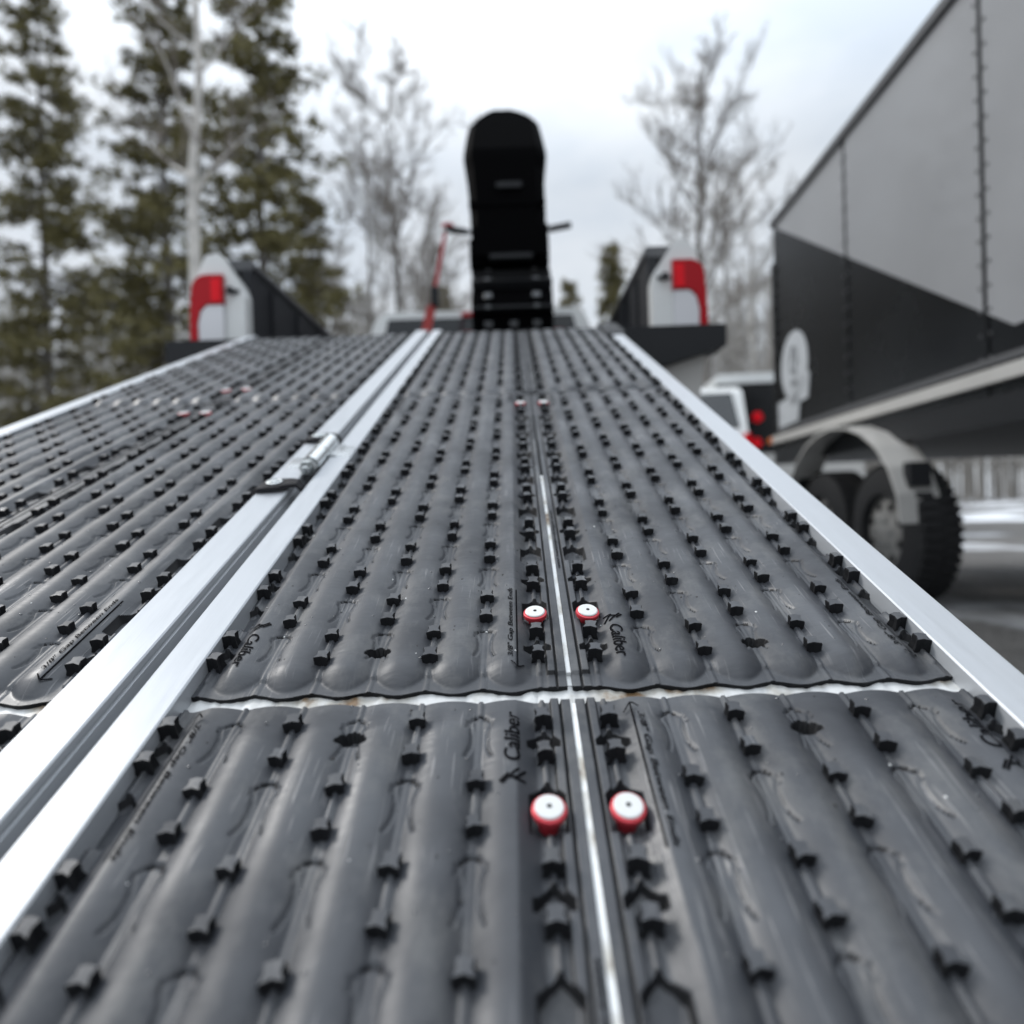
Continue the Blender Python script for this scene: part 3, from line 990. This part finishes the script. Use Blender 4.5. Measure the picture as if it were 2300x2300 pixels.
def wheel(parent, x, y, r, w, sx, hub):
    wv = bpy.data.objects.new('wheel', None); COL.objects.link(wv); wv.parent = parent; wv.location = (x, y, r); wv.empty_display_size = 0.05
    MB().lathe([(r * 0.58, -w / 2), (r * 0.86, -w / 2), (r * 0.97, -w / 2 + 0.02), (r, -w / 4), (r, w / 4), (r * 0.97, w / 2 - 0.02), (r * 0.86, w / 2), (r * 0.58, w / 2)], 36, 'X', closed=True).build('tyre', MAT['tyre'], wv, smooth=True)
    tread = MB()
    for k in range(44):
        t = 2 * pi * k / 44
        for x0, x1, dt in ((-w * 0.42, -w * 0.06, 0.0), (w * 0.06, w * 0.42, 0.07)):
            c_, s_ = cos(t + dt), sin(t + dt)
            vs = []
            for rr in (r - 0.006, r + 0.008):
                for xx in (x0, x1):
                    for q in (-0.016, 0.016):
                        vs.append((xx, rr * c_ - q * s_, rr * s_ + q * c_))
            tread.add(vs, [(4, 5, 7, 6), (0, 4, 6, 2), (1, 3, 7, 5), (0, 1, 5, 4), (2, 6, 7, 3)])
    tr = tread.build('tread_blocks', MAT['tyre'], wv); tr['kind'] = 'stuff'
    for k in range(8):
        t = 2 * pi * (k + 0.5) / 8
        MB().lathe([(r * 0.055, -0.006), (r * 0.055, 0.006)], 10, 'X', (sx * w * 0.385, r * 0.41 * cos(t), r * 0.41 * sin(t))).build('rim_hole', MAT['hole'], wv)
    for k in range(6):
        t = 2 * pi * k / 6
        MB().lathe([(0.010, -0.012), (0.010, 0.012)], 8, 'X', (sx * w * 0.44, r * 0.20 * cos(t), r * 0.20 * sin(t))).build('wheel_nut', MAT['zinc'], wv)
    MB().lathe([(r * 0.60, -w * 0.42), (r * 0.57, w * 0.30), (r * 0.30, w * 0.40), (r * 0.12, w * 0.47)] if sx > 0 else
               [(r * 0.12, -w * 0.47), (r * 0.30, -w * 0.40), (r * 0.57, -w * 0.30), (r * 0.60, w * 0.42)], 30, 'X').build('rim', MAT[hub], wv, smooth=True)
for yy in (0.62, BL + 2.6):
    for sx in (-1, 1):
        wheel(truck, sx * 0.83, yy, 0.40, 0.28, sx, 'rim')

# ------------------------------------------------------------------ snowmobile in the bed
SY = 2.92                     # its rear end
sled = thing('snowmobile', (0.008, SY, ZF + 0.012), 'black snowmobile seen from behind, parked in the truck bed', 'snowmobile')
def sledparts():
    # track loop (side profile, y forward, z up)
    pts = []
    def arc(cy, cz, r, a0, a1, n):
        return [(cy + r * cos(t), cz + r * sin(t)) for t in np.linspace(a0, a1, n)]
    loop = arc(0.275, 0.275, 0.24, radians(270), radians(90), 12) + arc(1.62, 0.36, 0.13, radians(95), radians(-40), 8) + arc(1.25, 0.16, 0.125, radians(-50), radians(-90), 4)
    n = len(loop); t = 0.02; hw = 0.192
    b = MB(); vs = []
    L = [Vector(p) for p in loop]
    cen = Vector((0.8, 0.25))
    for i, p in enumerate(L):
        d = (L[(i + 1) % n] - L[i - 1]).normalized(); nn = Vector((d.y, -d.x))
        if nn.dot(p - cen) < 0: nn = -nn
        q = p - nn * t
        vs += [(-hw, p.x, p.y), (hw, p.x, p.y), (hw, q.x, q.y), (-hw, q.x, q.y)]
    fs = []
    for i in range(n):
        j = (i + 1) % n
        for e in range(4):
            fs.append((i * 4 + e, i * 4 + (e + 1) % 4, j * 4 + (e + 1) % 4, j * 4 + e))
    b.add(vs, fs)
    tr = b.build('track', MAT['sled_black'], sled, smooth=True)
    lug = MB().prism_x([(-0.012, 0), (0.012, 0), (0.006, 0.042), (-0.006, 0.042)], -hw, hw).mesh('track_lug', MAT['black_plastic'])
    clip = MB().box((-0.020, -0.012, 0.0), (0.020, 0.012, 0.016), 0.005).mesh('track_clip', MAT['clip'])
    # walk along the loop
    seg = [(L[(i + 1) % n] - L[i]).length for i in range(n)]
    tot = sum(seg); cnt = 58; acc = 0; i = 0
    for k in range(cnt):
        s = tot * k / cnt
        while acc + seg[i] < s:
            acc += seg[i]; i += 1
        f = (s - acc) / seg[i]
        p = L[i].lerp(L[(i + 1) % n], f)
        d = (L[(i + 1) % n] - L[i]).normalized(); nn = Vector((d.y, -d.x))
        if nn.dot(p - cen) < 0: nn = -nn
        ang = atan2(nn.y, nn.x) - pi / 2
        if p.x > 1.0 and k % 2: continue
        if p.x < 0.32 and k % 2 == 0:
            for sx in (-0.114, 0.114):
                o = link('track_clip', clip, tr, (sx, p.x - nn.x * 0.004, p.y)); o.rotation_euler = (ang, 0, 0); o.scale = (0.7, 0.6, 3.2)
        if k % 2 == 0:
            o = link('track_lug', lug, tr, (0, p.x, p.y)); o.rotation_euler = (ang, 0, 0)
        elif p.x < 0.3:
            for sx in (-0.114, 0.114):
                o = link('track_clip', clip, tr, (sx, p.x, p.y)); o.rotation_euler = (ang, 0, 0)
            if 0.12 < p.y < 0.3:
                o = link('track_clip', clip, tr, (0.005, p.x, p.y)); o.rotation_euler = (ang, 0, 0)
    for sx in (-0.10, 0.10):
        MB().lathe([(0.05, -0.02), (0.165, -0.018), (0.175, -0.01), (0.175, 0.01), (0.165, 0.018), (0.05, 0.02)], 24, 'X', (sx, 0.275, 0.275)).build('idler_wheel', MAT['sled_black'], sled, smooth=True)
    for sx in (-1, 1):
        MB().box((min(sx * 0.06, sx * 0.10), 0.3, 0.06), (max(sx * 0.06, sx * 0.10), 1.3, 0.11)).build('skid_rail', MAT['sled_black'], sled)
    # tunnel with running boards
    MB().prism_x([(0.12, 0.545), (0.12, 0.67), (1.75, 0.68), (1.75, 0.52)], -0.20, 0.185).build('tunnel', MAT['sled_black'], sled)
    for sx in (-1, 1):
        x0, x1 = sorted((sx * 0.19, sx * 0.31))
        MB().prism_x([(0.55, 0.30), (0.55, 0.325), (1.75, 0.35), (1.75, 0.325)], x0, x1).build('running_board', MAT['sled_black'], sled)
        MB().box((sx * 0.245 - 0.035, 0.50, 0.285), (sx * 0.245 + 0.035, 0.56, 0.335), 0.008).build('board_end', MAT['red_dark'], sled)
    # snow flap below the tunnel's end
    MB().prism_y([(-0.175, 0.56), (0.175, 0.56), (0.18, 0.70), (-0.18, 0.70)], 0.04, 0.07).build('snow_flap', MAT['sled_black'], sled)
    MB().box((-0.10, 0.0, 0.53), (0.10, 0.04, 0.55), 0.006).build('rear_bumper', MAT['black_plastic'], sled)
    # luggage bag strapped upright on the tunnel
    secs = [(z + 0.125, a_, b_) for z, a_, b_ in [(0.55, 0.160, 0.163), (0.66, 0.163, 0.165), (0.78, 0.170, 0.162), (0.86, 0.174, 0.160), (0.915, 0.187, 0.176), (0.95, 0.184, 0.173), (1.06, 0.170, 0.156), (1.115, 0.158, 0.146), (1.145, 0.128, 0.128), (1.172, 0.085, 0.080), (1.186, 0.045, 0.04)]]
    b = MB(); vs = []; ring_n = 0
    for z, hl, hr in secs:
        q = min(1.0, (1.32 - z) / 0.25)
        d0, d1 = 0.06 + 0.10 * (1 - q), 0.46 - 0.08 * (1 - q)
        hr = hr + 0.036 * min(1.0, hr / 0.12)
        ring = [(-hl, d0 + 0.04), (-hl * 0.8, d0), (hr * 0.8, d0), (hr, d0 + 0.04), (hr, d1 - 0.05), (hr * 0.8, d1), (-hl * 0.8, d1), (-hl, d1 - 0.05)]
        ring_n = len(ring)
        vs += [(x - 0.028, y, z) for x, y in ring]
    fs = [(i * 8 + k, i * 8 + (k + 1) % 8, (i + 1) * 8 + (k + 1) % 8, (i + 1) * 8 + k) for i in range(len(secs) - 1) for k in range(8)]
    fs += [tuple(range(7, -1, -1)), tuple((len(secs) - 1) * 8 + k for k in range(8))]
    b.add(vs, fs)
    bag = b.build('luggage_bag', MAT['sled_black'], sled)
    MB().box((-0.06, 0.045, 0.88), (0.06, 0.062, 0.905), 0.005).build('carry_handle', MAT['black_plastic'], bag)
    for z_ in (0.80,):
        MB().box((-0.194, 0.054, z_), (0.171, 0.465, z_ + 0.025), 0.006).build('bag_strap', MAT['sled_black'], bag)
    # seat, hood, windshield
    MB().prism_x([(0.50, 0.60), (0.52, 0.84), (0.9, 0.82), (1.25, 0.84), (1.3, 0.66)], -0.13, 0.13).build('seat', MAT['sled_black'], sled)
    hood = [(1.15, 0.45), (1.2, 0.80), (1.5, 0.98), (1.75, 0.90), (2.1, 0.62), (2.25, 0.40), (1.9, 0.30)]
    MB().prism_x(hood, -0.15, 0.15).build('hood', MAT['sled_black'], sled)
    for sx in (-1, 1):
        x0, x1 = sorted((sx * 0.15, sx * 0.24))
        MB().prism_x([(1.3, 0.42), (1.35, 0.70), (1.7, 0.78), (2.05, 0.55), (2.1, 0.38)], x0, x1).build('side_panel', MAT['sled_black'], sled)
    MB().prism_x([(1.50, 0.97), (1.42, 1.14), (1.43, 1.14), (1.56, 0.97)], -0.16, 0.16).build('windshield', MAT['glass'], sled)
    # handlebar
    zh = 1.145
    tube_part('handlebar', [(-0.38, 1.05, zh - 0.01), (-0.25, 1.13, zh), (-0.10, 1.18, zh - 0.02), (0.10, 1.18, zh - 0.02), (0.25, 1.13, zh), (0.36, 1.05, zh - 0.01)], 0.014, MAT['black_plastic'], sled)
    tube_part('grip', [(-0.40, 1.04, zh - 0.012), (-0.28, 1.11, zh - 0.002)], 0.021, MAT['black_plastic'], sled)
    tube_part('grip', [(0.38, 1.04, zh - 0.012), (0.26, 1.11, zh - 0.002)], 0.021, MAT['black_plastic'], sled)
    tube_part('steering_post', [(0, 1.18, zh - 0.03), (0, 1.42, 0.85)], 0.022, MAT['sled_black'], sled)
    # skis
    for sx in (-1, 1):
        x = sx * 0.49
        MB().prism_x([(1.35, 0.0), (1.33, 0.02), (2.2, 0.03), (2.42, 0.14), (2.44, 0.13), (2.2, 0.0)], x - 0.08, x + 0.08).build('ski', MAT['sled_black'], sled)
        tube_part('spindle', [(x, 1.85, 0.03), (x - sx * 0.04, 1.92, 0.34)], 0.022, MAT['sled_black'], sled)
        tube_part('suspension_arm', [(x - sx * 0.03, 1.9, 0.22), (sx * 0.14, 1.95, 0.36)], 0.014, MAT['sled_black'], sled)
        tube_part('shock_absorber', [(x - sx * 0.06, 1.9, 0.2), (sx * 0.16, 1.88, 0.62)], 0.026, MAT['strap'], sled)
sledparts()

strap = thing('tie_down_strap', (-0.66, 4.0, ZF + 0.012), 'red ratchet strap tying the left handlebar grip down to the bed', 'strap')
def flat_strap(name, p0, p1, w, material):
    a, b_ = Vector(p0), Vector(p1)
    d = (b_ - a).normalized(); s = d.cross(Vector((0, 1, 0))).normalized() * w / 2; t = Vector((0, 0.002, 0))
    b = MB()
    vs = [a - s - t, a + s - t, a + s + t, a - s + t, b_ - s - t, b_ + s - t, b_ + s + t, b_ - s + t]
    b.add(vs, [(3, 2, 1, 0), (4, 5, 6, 7)] + [(i, (i + 1) % 4, (i + 1) % 4 + 4, i + 4) for i in range(4)])
    return b.build(name, material, strap)
gx, gz = 0.27, 1.135       # grip position seen from the strap's foot
flat_strap('webbing', (0.0, 0, 0.03), (0.115, -0.0, 0.50), 0.032, MAT['strap'])
flat_strap('doubled_webbing', (0.055, -0.006, 0.25), (0.155, -0.006, 0.66), 0.060, MAT['strap'])
flat_strap('upper_webbing', (0.15, 0, 0.64), (gx - 0.012, 0, gz + 0.0), 0.024, MAT['red_dark'])
MB().box((0.155, -0.03, 0.66), (0.205, 0.02, 0.78), 0.01).build('ratchet', MAT['black_plastic'], strap)
MB().tube([(0, 0, 0.04), (-0.01, 0, 0.01), (0.01, 0, 0.0)], 0.007, 8).build('hook', MAT['zinc'], strap)
MB().tube([(gx - 0.03, -0.02, gz + 0.03), (gx + 0.02, 0.0, gz + 0.045), (gx + 0.05, 0.02, gz + 0.02)], 0.014, 8).build('soft_loop', MAT['red_dark'], strap)

# ------------------------------------------------------------------ enclosed trailer on the right
th = radians(3.2)
trl = thing('enclosed_trailer', (2.14, 5.1, 0), 'tall enclosed trailer on the right, black side with grey diagonal and round pale emblem', 'trailer', rot=(0, 0, -th))
# local: x = outward from the wall (to the right), y = along the wall away from the camera; the far end is y = 0
ZRF, ZLO = CZ + 2.20, CZ + 0.40
TL = -8.2
def trailer():
    b = MB()
    pr = [(0.09, ZLO), (0.0, ZRF - 0.02), (-0.05, ZRF + 0.03), (TL, ZRF + 0.03), (TL, ZLO)]
    b.prism_x(pr, 0.0, 2.4).build('body', MAT['trailer_black'], trl)
    # seam battens between side panels
    for i in range(1, 7):
        y = -i * 1.22
        MB().box((-0.006, y - 0.012, ZLO), (0.0, y + 0.012, ZRF - 0.02)).build('panel_joint', MAT['trailer_black'], trl)
    # diagonal grey panel, from the far top corner down towards the near end
    z2 = ZRF - 0.592 * 2.6
    g = [(-0.02, ZRF - 0.015), (-2.6, z2), (TL, z2), (TL, ZRF - 0.015)]
    MB().prism_x(g, -0.004, 0.001).build('grey_panel', MAT['trailer_grey'], trl)
    MB().box((-0.03, TL, ZRF - 0.02), (0.02, 0.0, ZRF + 0.045), 0.01).build('roof_rail', MAT['rail_cap'], trl)
    MB().box((-0.012, -0.02, ZLO), (0.02, 0.045, ZRF - 0.3)).build('corner_post', MAT['trailer_black'], trl)
    # emblem
    em = bpy.data.objects.new('emblem', None); COL.objects.link(em); em.parent = trl; em.location = (-0.001, -0.36, CZ + 1.00); em.empty_display_size = 0.05
    MB().lathe([(0.255, -0.004), (0.255, 0.0)], 48, 'X').build('disc', MAT['vinyl'], em)
    ringv = MB(); vs = []
    for k in range(48):
        t = 2 * pi * k / 48
        for r in (0.222, 0.206):
            vs.append((-0.0055, r * cos(t), r * sin(t)))
    ringv.add(vs, [(2 * k, 2 * k + 1, (2 * k + 3) % 96, (2 * k + 2) % 96) for k in range(48)])
    rs = random.Random(5)
    for (y, z, w_, h_, a) in ((0.02, 0.10, 0.05, 0.09, 0.3), (-0.05, 0.07, 0.03, 0.12, -0.2), (0.03, -0.04, 0.06, 0.03, 0.5), (-0.03, -0.03, 0.03, 0.1, 0.1), (0.0, -0.13, 0.10, 0.035, 0.0), (0.06, 0.03, 0.02, 0.08, 0.2)):
        m = MB()
        pts = [(-w_, -h_), (w_ * 0.7, -h_ * 0.9), (w_, h_ * 0.8), (-w_ * 0.6, h_)]
        vs = [(-0.0058 - 0.0002 * rs.random(), y + (p * cos(a) - q * sin(a)) * 0.6, z + (p * sin(a) + q * cos(a)) * 0.6) for p, q in pts]
        m.add(vs, [(0, 1, 2, 3)]).build('emblem_mark', MAT['vinyl_dark'], em)
    # stacked block of pale lettering, too soft to read
    for (y0, y1, z0, z1) in ((0.05, -0.42, 0.56, 0.78), (-0.28, -0.60, 0.70, 0.90)):
        prv = [(y0, z0 + CZ), (y1, z0 + CZ + 0.02), (y1 - 0.04, z1 + CZ), (y0 - 0.05, z1 + CZ - 0.01)]
        MB().prism_x(prv, -0.005, 0.0005).build('pale_panel', MAT['vinyl'], trl)
    # bright skirt and fender below the panel
    MB().prism_x([(0.11, ZLO + 0.05), (0.11, ZLO + 0.11), (TL, ZLO + 0.11), (TL, ZLO + 0.05)], -0.035, 0.01).build('skirt', MAT['paint_b'], trl)
    MB().box((-0.015, TL, ZLO - 0.12), (2.4, 0.06, ZLO + 0.0)).build('frame', MAT['black_plastic'], trl)
    MB().box((-0.045, 0.05, ZLO + 0.055), (-0.03, 0.115, ZLO + 0.105)).build('marker_light', MAT['amber'], trl)
    arc = [(-1.3 + 0.75 * cos(t), 0.42 + 0.56 * sin(t)) for t in np.linspace(0, pi, 13)]
    arc2 = [(-1.3 + 0.735 * cos(t), 0.42 + 0.545 * sin(t)) for t in np.linspace(pi, 0, 13)]
    m = MB(); n_ = 13
    vs = [(x, y, z) for x in (-0.16, 0.04) for (y, z) in arc]
    m.add(vs, [(i, i + 1, n_ + i + 1, n_ + i) for i in range(n_ - 1)])
    vs = [(-0.16, y, z) for y, z in arc] + [(-0.16, y, z) for y, z in reversed(arc2)]
    m.add(vs, [(i, i + 1, n_ + i + 1, n_ + i) for i in range(n_ - 1)])
    m.build('fender', MAT['paint_b'], trl)
    for y in (-0.95, -1.72):
        wheel(trl, 0.02, y, 0.36, 0.22, -1, 'rim_dull')
    rv = MB()
    for i in range(0, 7):
        for dy in (-0.03, 0.03):
            for k in range(17):
                z_ = ZLO + 0.16 + k * 0.10
                rv.box((-0.0085, -i * 1.22 + dy - 0.006 - 0.05 * (i == 0), z_), (-0.001, -i * 1.22 + dy + 0.006 - 0.05 * (i == 0), z_ + 0.012))
    o = rv.build('rivets', MAT['rail_cap'], trl); o['kind'] = 'stuff'
    for y in (-2.4, -4.9, -7.3):
        MB().box((-0.042, y - 0.05, ZRF - 0.005), (-0.028, y + 0.05, ZRF + 0.03), 0.004).build('marker_light', MAT['amber'], trl)
    MB().box((-0.012, TL, ZLO + 0.13), (0.0, 0.03, ZLO + 0.16)).build('trim_strip', MAT['rail_cap'], trl)
    for y in (-0.62, -2.0):
        MB().box((-0.10, y - 0.03, 0.60), (0.0, y + 0.03, 0.72)).build('fender_bracket', MAT['black_plastic'], trl)
    MB().box((0.1, TL - 1.2, ZLO - 0.1), (0.2, TL, ZLO - 0.02)).build('tongue', MAT['black_plastic'], trl)
trailer()

# black cargo trailer with a pale roof, farther back, and a pale parked car beside it
ct = thing('cargo_trailer', (3.35, 9.0, 0), 'small black cargo trailer with pale roof and round red lights, far right', 'trailer', rot=(0, 0, radians(-4)))
def cargo():
    MB().box((-0.42, 0, 0.42), (1.4, 3.4, 2.22), 0.03).build('body', MAT['trailer_black'], ct)
    MB().box((-0.46, -0.04, 2.22), (1.44, 3.44, 2.36), 0.05).build('roof', MAT['paint_w'], ct)
    MB().box((-0.44, -0.03, 0.42), (-0.36, 0.0, 2.22), 0.01).build('door_post', MAT['trailer_black'], ct)
    for x, z in ((0.12, 1.73), (0.10, 1.36)):
        MB().lathe([(0.06, -0.05), (0.08, -0.02), (0.08, 0.0)], 20, 'Y', (x, 0, z)).build('round_lamp', MAT['red_lens'], ct, smooth=True)
    MB().box((-0.5, -0.16, 0.86), (1.5, 0.02, 1.20), 0.03).build('rear_sill', MAT['paint_b'], ct)
    for x in (-0.30, 1.28):
        wheel(ct, x, 1.8, 0.34, 0.2, -1, 'rim')
cargo()
car = thing('parked_car', (2.62, 8.2, 0), 'pale parked car with dark rear window, glimpsed beyond the right rail', 'car', rot=(0, 0, radians(-6)))
def parked():
    prof = [(0.0, 0.45), (-0.05, 0.95), (0.02, 1.42), (0.30, 2.02), (0.55, 2.12), (2.2, 2.10), (2.9, 1.55), (4.2, 1.40), (4.35, 0.9), (4.3, 0.45)]
    MB().prism_x(prof, -0.55, 0.42).build('body', MAT['paint_w'], car)
    MB().add([(-0.46, 0.045, 1.50), (0.33, 0.045, 1.50), (0.28, 0.275, 2.0), (-0.40, 0.275, 2.0)], [(0, 1, 2, 3)]).build('rear_window', MAT['glass'], car)
    for x in (-0.55, 0.36):
        MB().box((x, -0.045, 1.18), (x + 0.075, 0.06, 1.42), 0.01).build('tail_light', MAT['red_lens'], car)
    MB().box((-0.57, -0.10, 0.5), (0.44, 0.04, 0.72), 0.04).build('bumper', MAT['black_plastic'], car)
    for sx, x in ((-1, -0.46), (1, 0.34)):
        for y in (0.8, 3.4):
            wheel(car, x, y, 0.34, 0.2, sx, 'rim')
parked()

# ------------------------------------------------------------------ trees
def at(px, py, Y):
    """photo pixel (2300 scale) at distance Y ahead -> world point"""
    d = fwd + rt * ((px - 1150) / 1407.0) + up * ((1150 - py) / 1407.0)
    k = Y / d.y
    return Vector((d.x * k, Y, d.z * k + CZ))

def bare_tree(name, base, height, label, group, seed, spread=0.32, limbs=16, m_tr='bark', m_tw='twig', first=0.3, trunk_r=0.12, lean=0.0, dens=7):
    rs = random.Random(seed)
    root = thing(name, base, label, 'tree', group)
    tb, cb = MB(), MB()
    pts = [Vector((lean * height * (i / 8) ** 1.3 + rs.gauss(0, 0.02) * height * 0.25 * (i > 0), rs.gauss(0, 0.02) * height * 0.2 * (i > 0), height * i / 8)) for i in range(9)]
    rad = [trunk_r * (1 - i / 8.6) + 0.008 for i in range(9)]
    tb.tube(pts, rad, 8)
    def along(pts_, f):
        x = f * (len(pts_) - 1); i = min(int(x), len(pts_) - 2)
        return pts_[i].lerp(pts_[i + 1], x - i)
    def branch(p, d, ln, r, lvl):
        n_ = 4 if lvl < 2 else 3
        q = [p]; dd = d.copy()
        for i in range(n_):
            dd = (dd + Vector((rs.gauss(0, 0.16), rs.gauss(0, 0.16), rs.gauss(0.07, 0.12)))).normalized()
            q.append(q[-1] + dd * ln / n_)
        (tb if lvl == 0 else cb).tube(q, [r * (1 - 0.75 * i / n_) for i in range(n_ + 1)], 5 if lvl == 0 else 3, caps=False)
        if lvl >= 3: return
        k = [dens + 1, dens, dens - 1][lvl]
        for i in range(k):
            f = 0.2 + 0.8 * (i + rs.random()) / k
            d2 = (dd + Vector((rs.gauss(0, 0.6), rs.gauss(0, 0.6), rs.gauss(0.15, 0.35)))).normalized()
            branch(along(q, min(f, 0.99)), d2, ln * rs.uniform(0.32, 0.55), max(r * 0.42, 0.008), lvl + 1)
    for i in range(limbs):
        f = first + (0.99 - first) * (i + rs.random()) / limbs
        az = i * 2.4 + rs.gauss(0, 0.4)
        d = Vector((cos(az), sin(az), rs.uniform(0.45, 1.2))).normalized()
        branch(along(pts, min(f, 0.985)), d, height * spread * (1.15 - 0.75 * f) * rs.uniform(0.75, 1.2), trunk_r * 0.42 * (1.1 - 0.7 * f), 0)
    tb.build('trunk', MAT[m_tr], root, smooth=True)
    cb.build('crown', MAT[m_tw], root)
    return root

def pine_tree(name, base, height, label, group, seed, spread=0.26, first=0.12, mt='needle', gaps=0.25, tr=0.16, blade=0.30):
    rs = random.Random(seed)
    root = thing(name, base, label, 'tree', group)
    tb, cb = MB(), MB()
    pts = [Vector((rs.gauss(0, 0.03), rs.gauss(0, 0.03), height * i / 8)) for i in range(9)]
    tb.tube(pts, [tr * (1 - i / 8.4) + 0.01 for i in range(9)], 8)
    nb = int(height * 12)
    for i in range(nb):
        f = first + (1 - first) * (i + rs.random()) / nb
        if rs.random() < gaps * 0.6: continue
        az = rs.uniform(0, 2 * pi)
        ln = height * spread * (1.02 - f) ** 0.75 * rs.uniform(0.55, 1.15) + 0.25
        d = Vector((cos(az), sin(az), rs.uniform(-0.25, 0.30)))
        p0 = Vector((0, 0, height * f))
        n_ = 5
        q = [p0 + d * ln * j / n_ + Vector((0, 0, -0.22 * ln * (j / n_) ** 2 + 0.10 * ln * (j / n_) ** 3)) for j in range(n_ + 1)]
        tb.tube(q, [0.035 * (1 - 0.8 * j / n_) * (0.4 + ln / 3) for j in range(n_ + 1)], 4, caps=False)
        nt = int(6 + ln * 9)
        for k in range(nt):
            t = 0.25 + 0.75 * rs.random()
            x = t * n_; a = min(int(x), n_ - 1)
            c = q[a].lerp(q[a + 1], x - a) + Vector((rs.gauss(0, 0.16), rs.gauss(0, 0.16), rs.gauss(0.02, 0.09))) * (0.4 + 0.35 * ln)
            for m_ in range(9):
                e = Vector((rs.gauss(0, 1), rs.gauss(0, 1), rs.gauss(0.3, 0.8))).normalized() * blade * rs.uniform(0.5, 1.1)
                s = e.cross(Vector((rs.gauss(0, 1), rs.gauss(0, 1), rs.gauss(0, 1)))).normalized() * blade * 0.10
                cb.add([c - s, c + s, c + e], [(0, 1, 2)])
    tb.build('trunk', MAT['bark'], root, smooth=True)
    cb.build('crown', MAT[mt], root)
    return root

def foot(px, Y):
    p = at(px, 1137, Y); return (p.x, Y, 0)
gp = 'pines on the left'
pine_tree('pine_tree', foot(610, 15), 15.5, 'tall olive pine just right of the leaning birch, left of picture', gp, 11, spread=0.17, gaps=0.35)
pine_tree('pine_tree', foot(395, 17), 16.5, 'dense dark pine at the left behind the birch trunk', gp, 12, spread=0.17)
pine_tree('pine_tree', foot(715, 20), 10.5, 'shorter yellowish pine leaning out right of the tall pine', gp, 13, spread=0.20, mt='needle_y')
pine_tree('pine_tree', foot(120, 20), 18, 'outermost pine on the far left edge', gp, 14, spread=0.18)
pine_tree('pine_tree', foot(560, 27), 10.0, 'low bushy pine filling in below the tall pine', gp, 17, spread=0.30, mt='needle_y')
bg = 'bare trees behind the truck'
bare_tree('birch_tree', foot(440, 10), 12, 'pale birch with leaning trunk beside the left tail light', bg, 21, spread=0.20, m_tr='bark_pale', trunk_r=0.13, lean=0.035, first=0.4, limbs=10, dens=5)
bare_tree('bare_tree', foot(905, 19), 13.6, 'bare grey tree with fine twigs left of the snowmobile', bg, 22, spread=0.27, limbs=20, trunk_r=0.10, first=0.25)
bare_tree('bare_tree', foot(845, 24), 17.0, 'thin bare tree with the highest twigs left of the snowmobile', bg, 23, spread=0.20, limbs=16, m_tw='twig_pale', trunk_r=0.09)
bare_tree('bare_tree', foot(985, 26), 13.0, 'low brownish bare tree right beside the strap', bg, 24, spread=0.30, limbs=18, trunk_r=0.10, first=0.2)
bare_tree('bare_tree', foot(1590, 20), 14.0, 'tall bare tree rising behind the right tail light', bg, 25, spread=0.26, limbs=20, m_tw='twig', trunk_r=0.15, first=0.42)
bare_tree('bare_tree', foot(1700, 26), 14.0, 'pale bare tree between the tall one and the trailer', bg, 26, spread=0.24, limbs=18, m_tw='twig_pale', m_tr='bark_pale', trunk_r=0.10, first=0.2)
bare_tree('bare_tree', foot(1640, 30), 14.0, 'short pale bare tree low behind the right tail light', bg, 27, spread=0.28, limbs=20, m_tw='twig_pale', trunk_r=0.10, first=0.12)
bare_tree('bare_tree', foot(2080, 24), 15.0, 'bare tree showing above the trailer roof', bg, 28, spread=0.26, limbs=18, trunk_r=0.14, first=0.3)
bare_tree('bare_tree', foot(1530, 33), 12.5, 'pale bare tree just left of the tall one, low behind the bed corner', bg, 29, spread=0.27, limbs=22, m_tw='twig_pale', trunk_r=0.10, first=0.12)
bare_tree('bare_tree', foot(770, 31), 14.5, 'grey bare tree in the gap right of the pines', bg, 30, spread=0.25, limbs=22, m_tw='twig_pale', trunk_r=0.10, first=0.15)
gc = 'small evergreens behind the truck'
pine_tree('spruce_tree', foot(1390, 30), 12.9, 'slim evergreen between the snowmobile and right tail light', gc, 31, spread=0.13, first=0.3)
pine_tree('spruce_tree', foot(1290, 34), 12.6, 'low olive evergreen close to the right of the snowmobile', gc, 32, spread=0.16, first=0.2, mt='needle_y')
pine_tree('spruce_tree', foot(1010, 36), 13.2, 'olive evergreen low behind the red strap', gc, 33, spread=0.16, first=0.2, mt='needle_y')

# far wood closing the view: one mass
def far_wood():
    rs = random.Random(77)
    b = MB()
    for i in range(680):
        ang = rs.uniform(-0.85, 0.85); Y = rs.uniform(42, 75)
        x = Y * math.tan(ang)
        h = rs.uniform(13.5, 20.0) * (Y / 50) * (0.62 if 0.0 < ang < 0.20 else 1.0)
        p = [Vector((x, Y, 0)), Vector((x + rs.gauss(0, 0.15), Y, h * 0.5)), Vector((x + rs.gauss(0, 0.3), Y, h))]
        b.tube(p, [0.14, 0.09, 0.03], 4, caps=False)
        for k in range(46):
            f = 0.12 + 0.86 * rs.random()
            c = Vector((x, Y, h * f))
            d = Vector((rs.gauss(0, 1), rs.gauss(0, 0.5), rs.gauss(0.7, 0.5))).normalized() * h * 0.20 * rs.uniform(0.4, 1.1) * (1.2 - f)
            b.tube([c, c + d * 0.55 + Vector((0, 0, 0.05)), c + d], [0.04, 0.03, 0.012], 3, caps=False)
            e = (d + Vector((rs.gauss(0, 1), 0, rs.gauss(0, 1))) * 0.5)
            b.tube([c + d * 0.5, c + d * 0.5 + e * 0.6], [0.025, 0.01], 3, caps=False)
    o = b.build('far_wood', MAT['twig_pale'])
    tag(o, 'pale leafless wood closing the background', 'wood', kind='stuff')
far_wood()
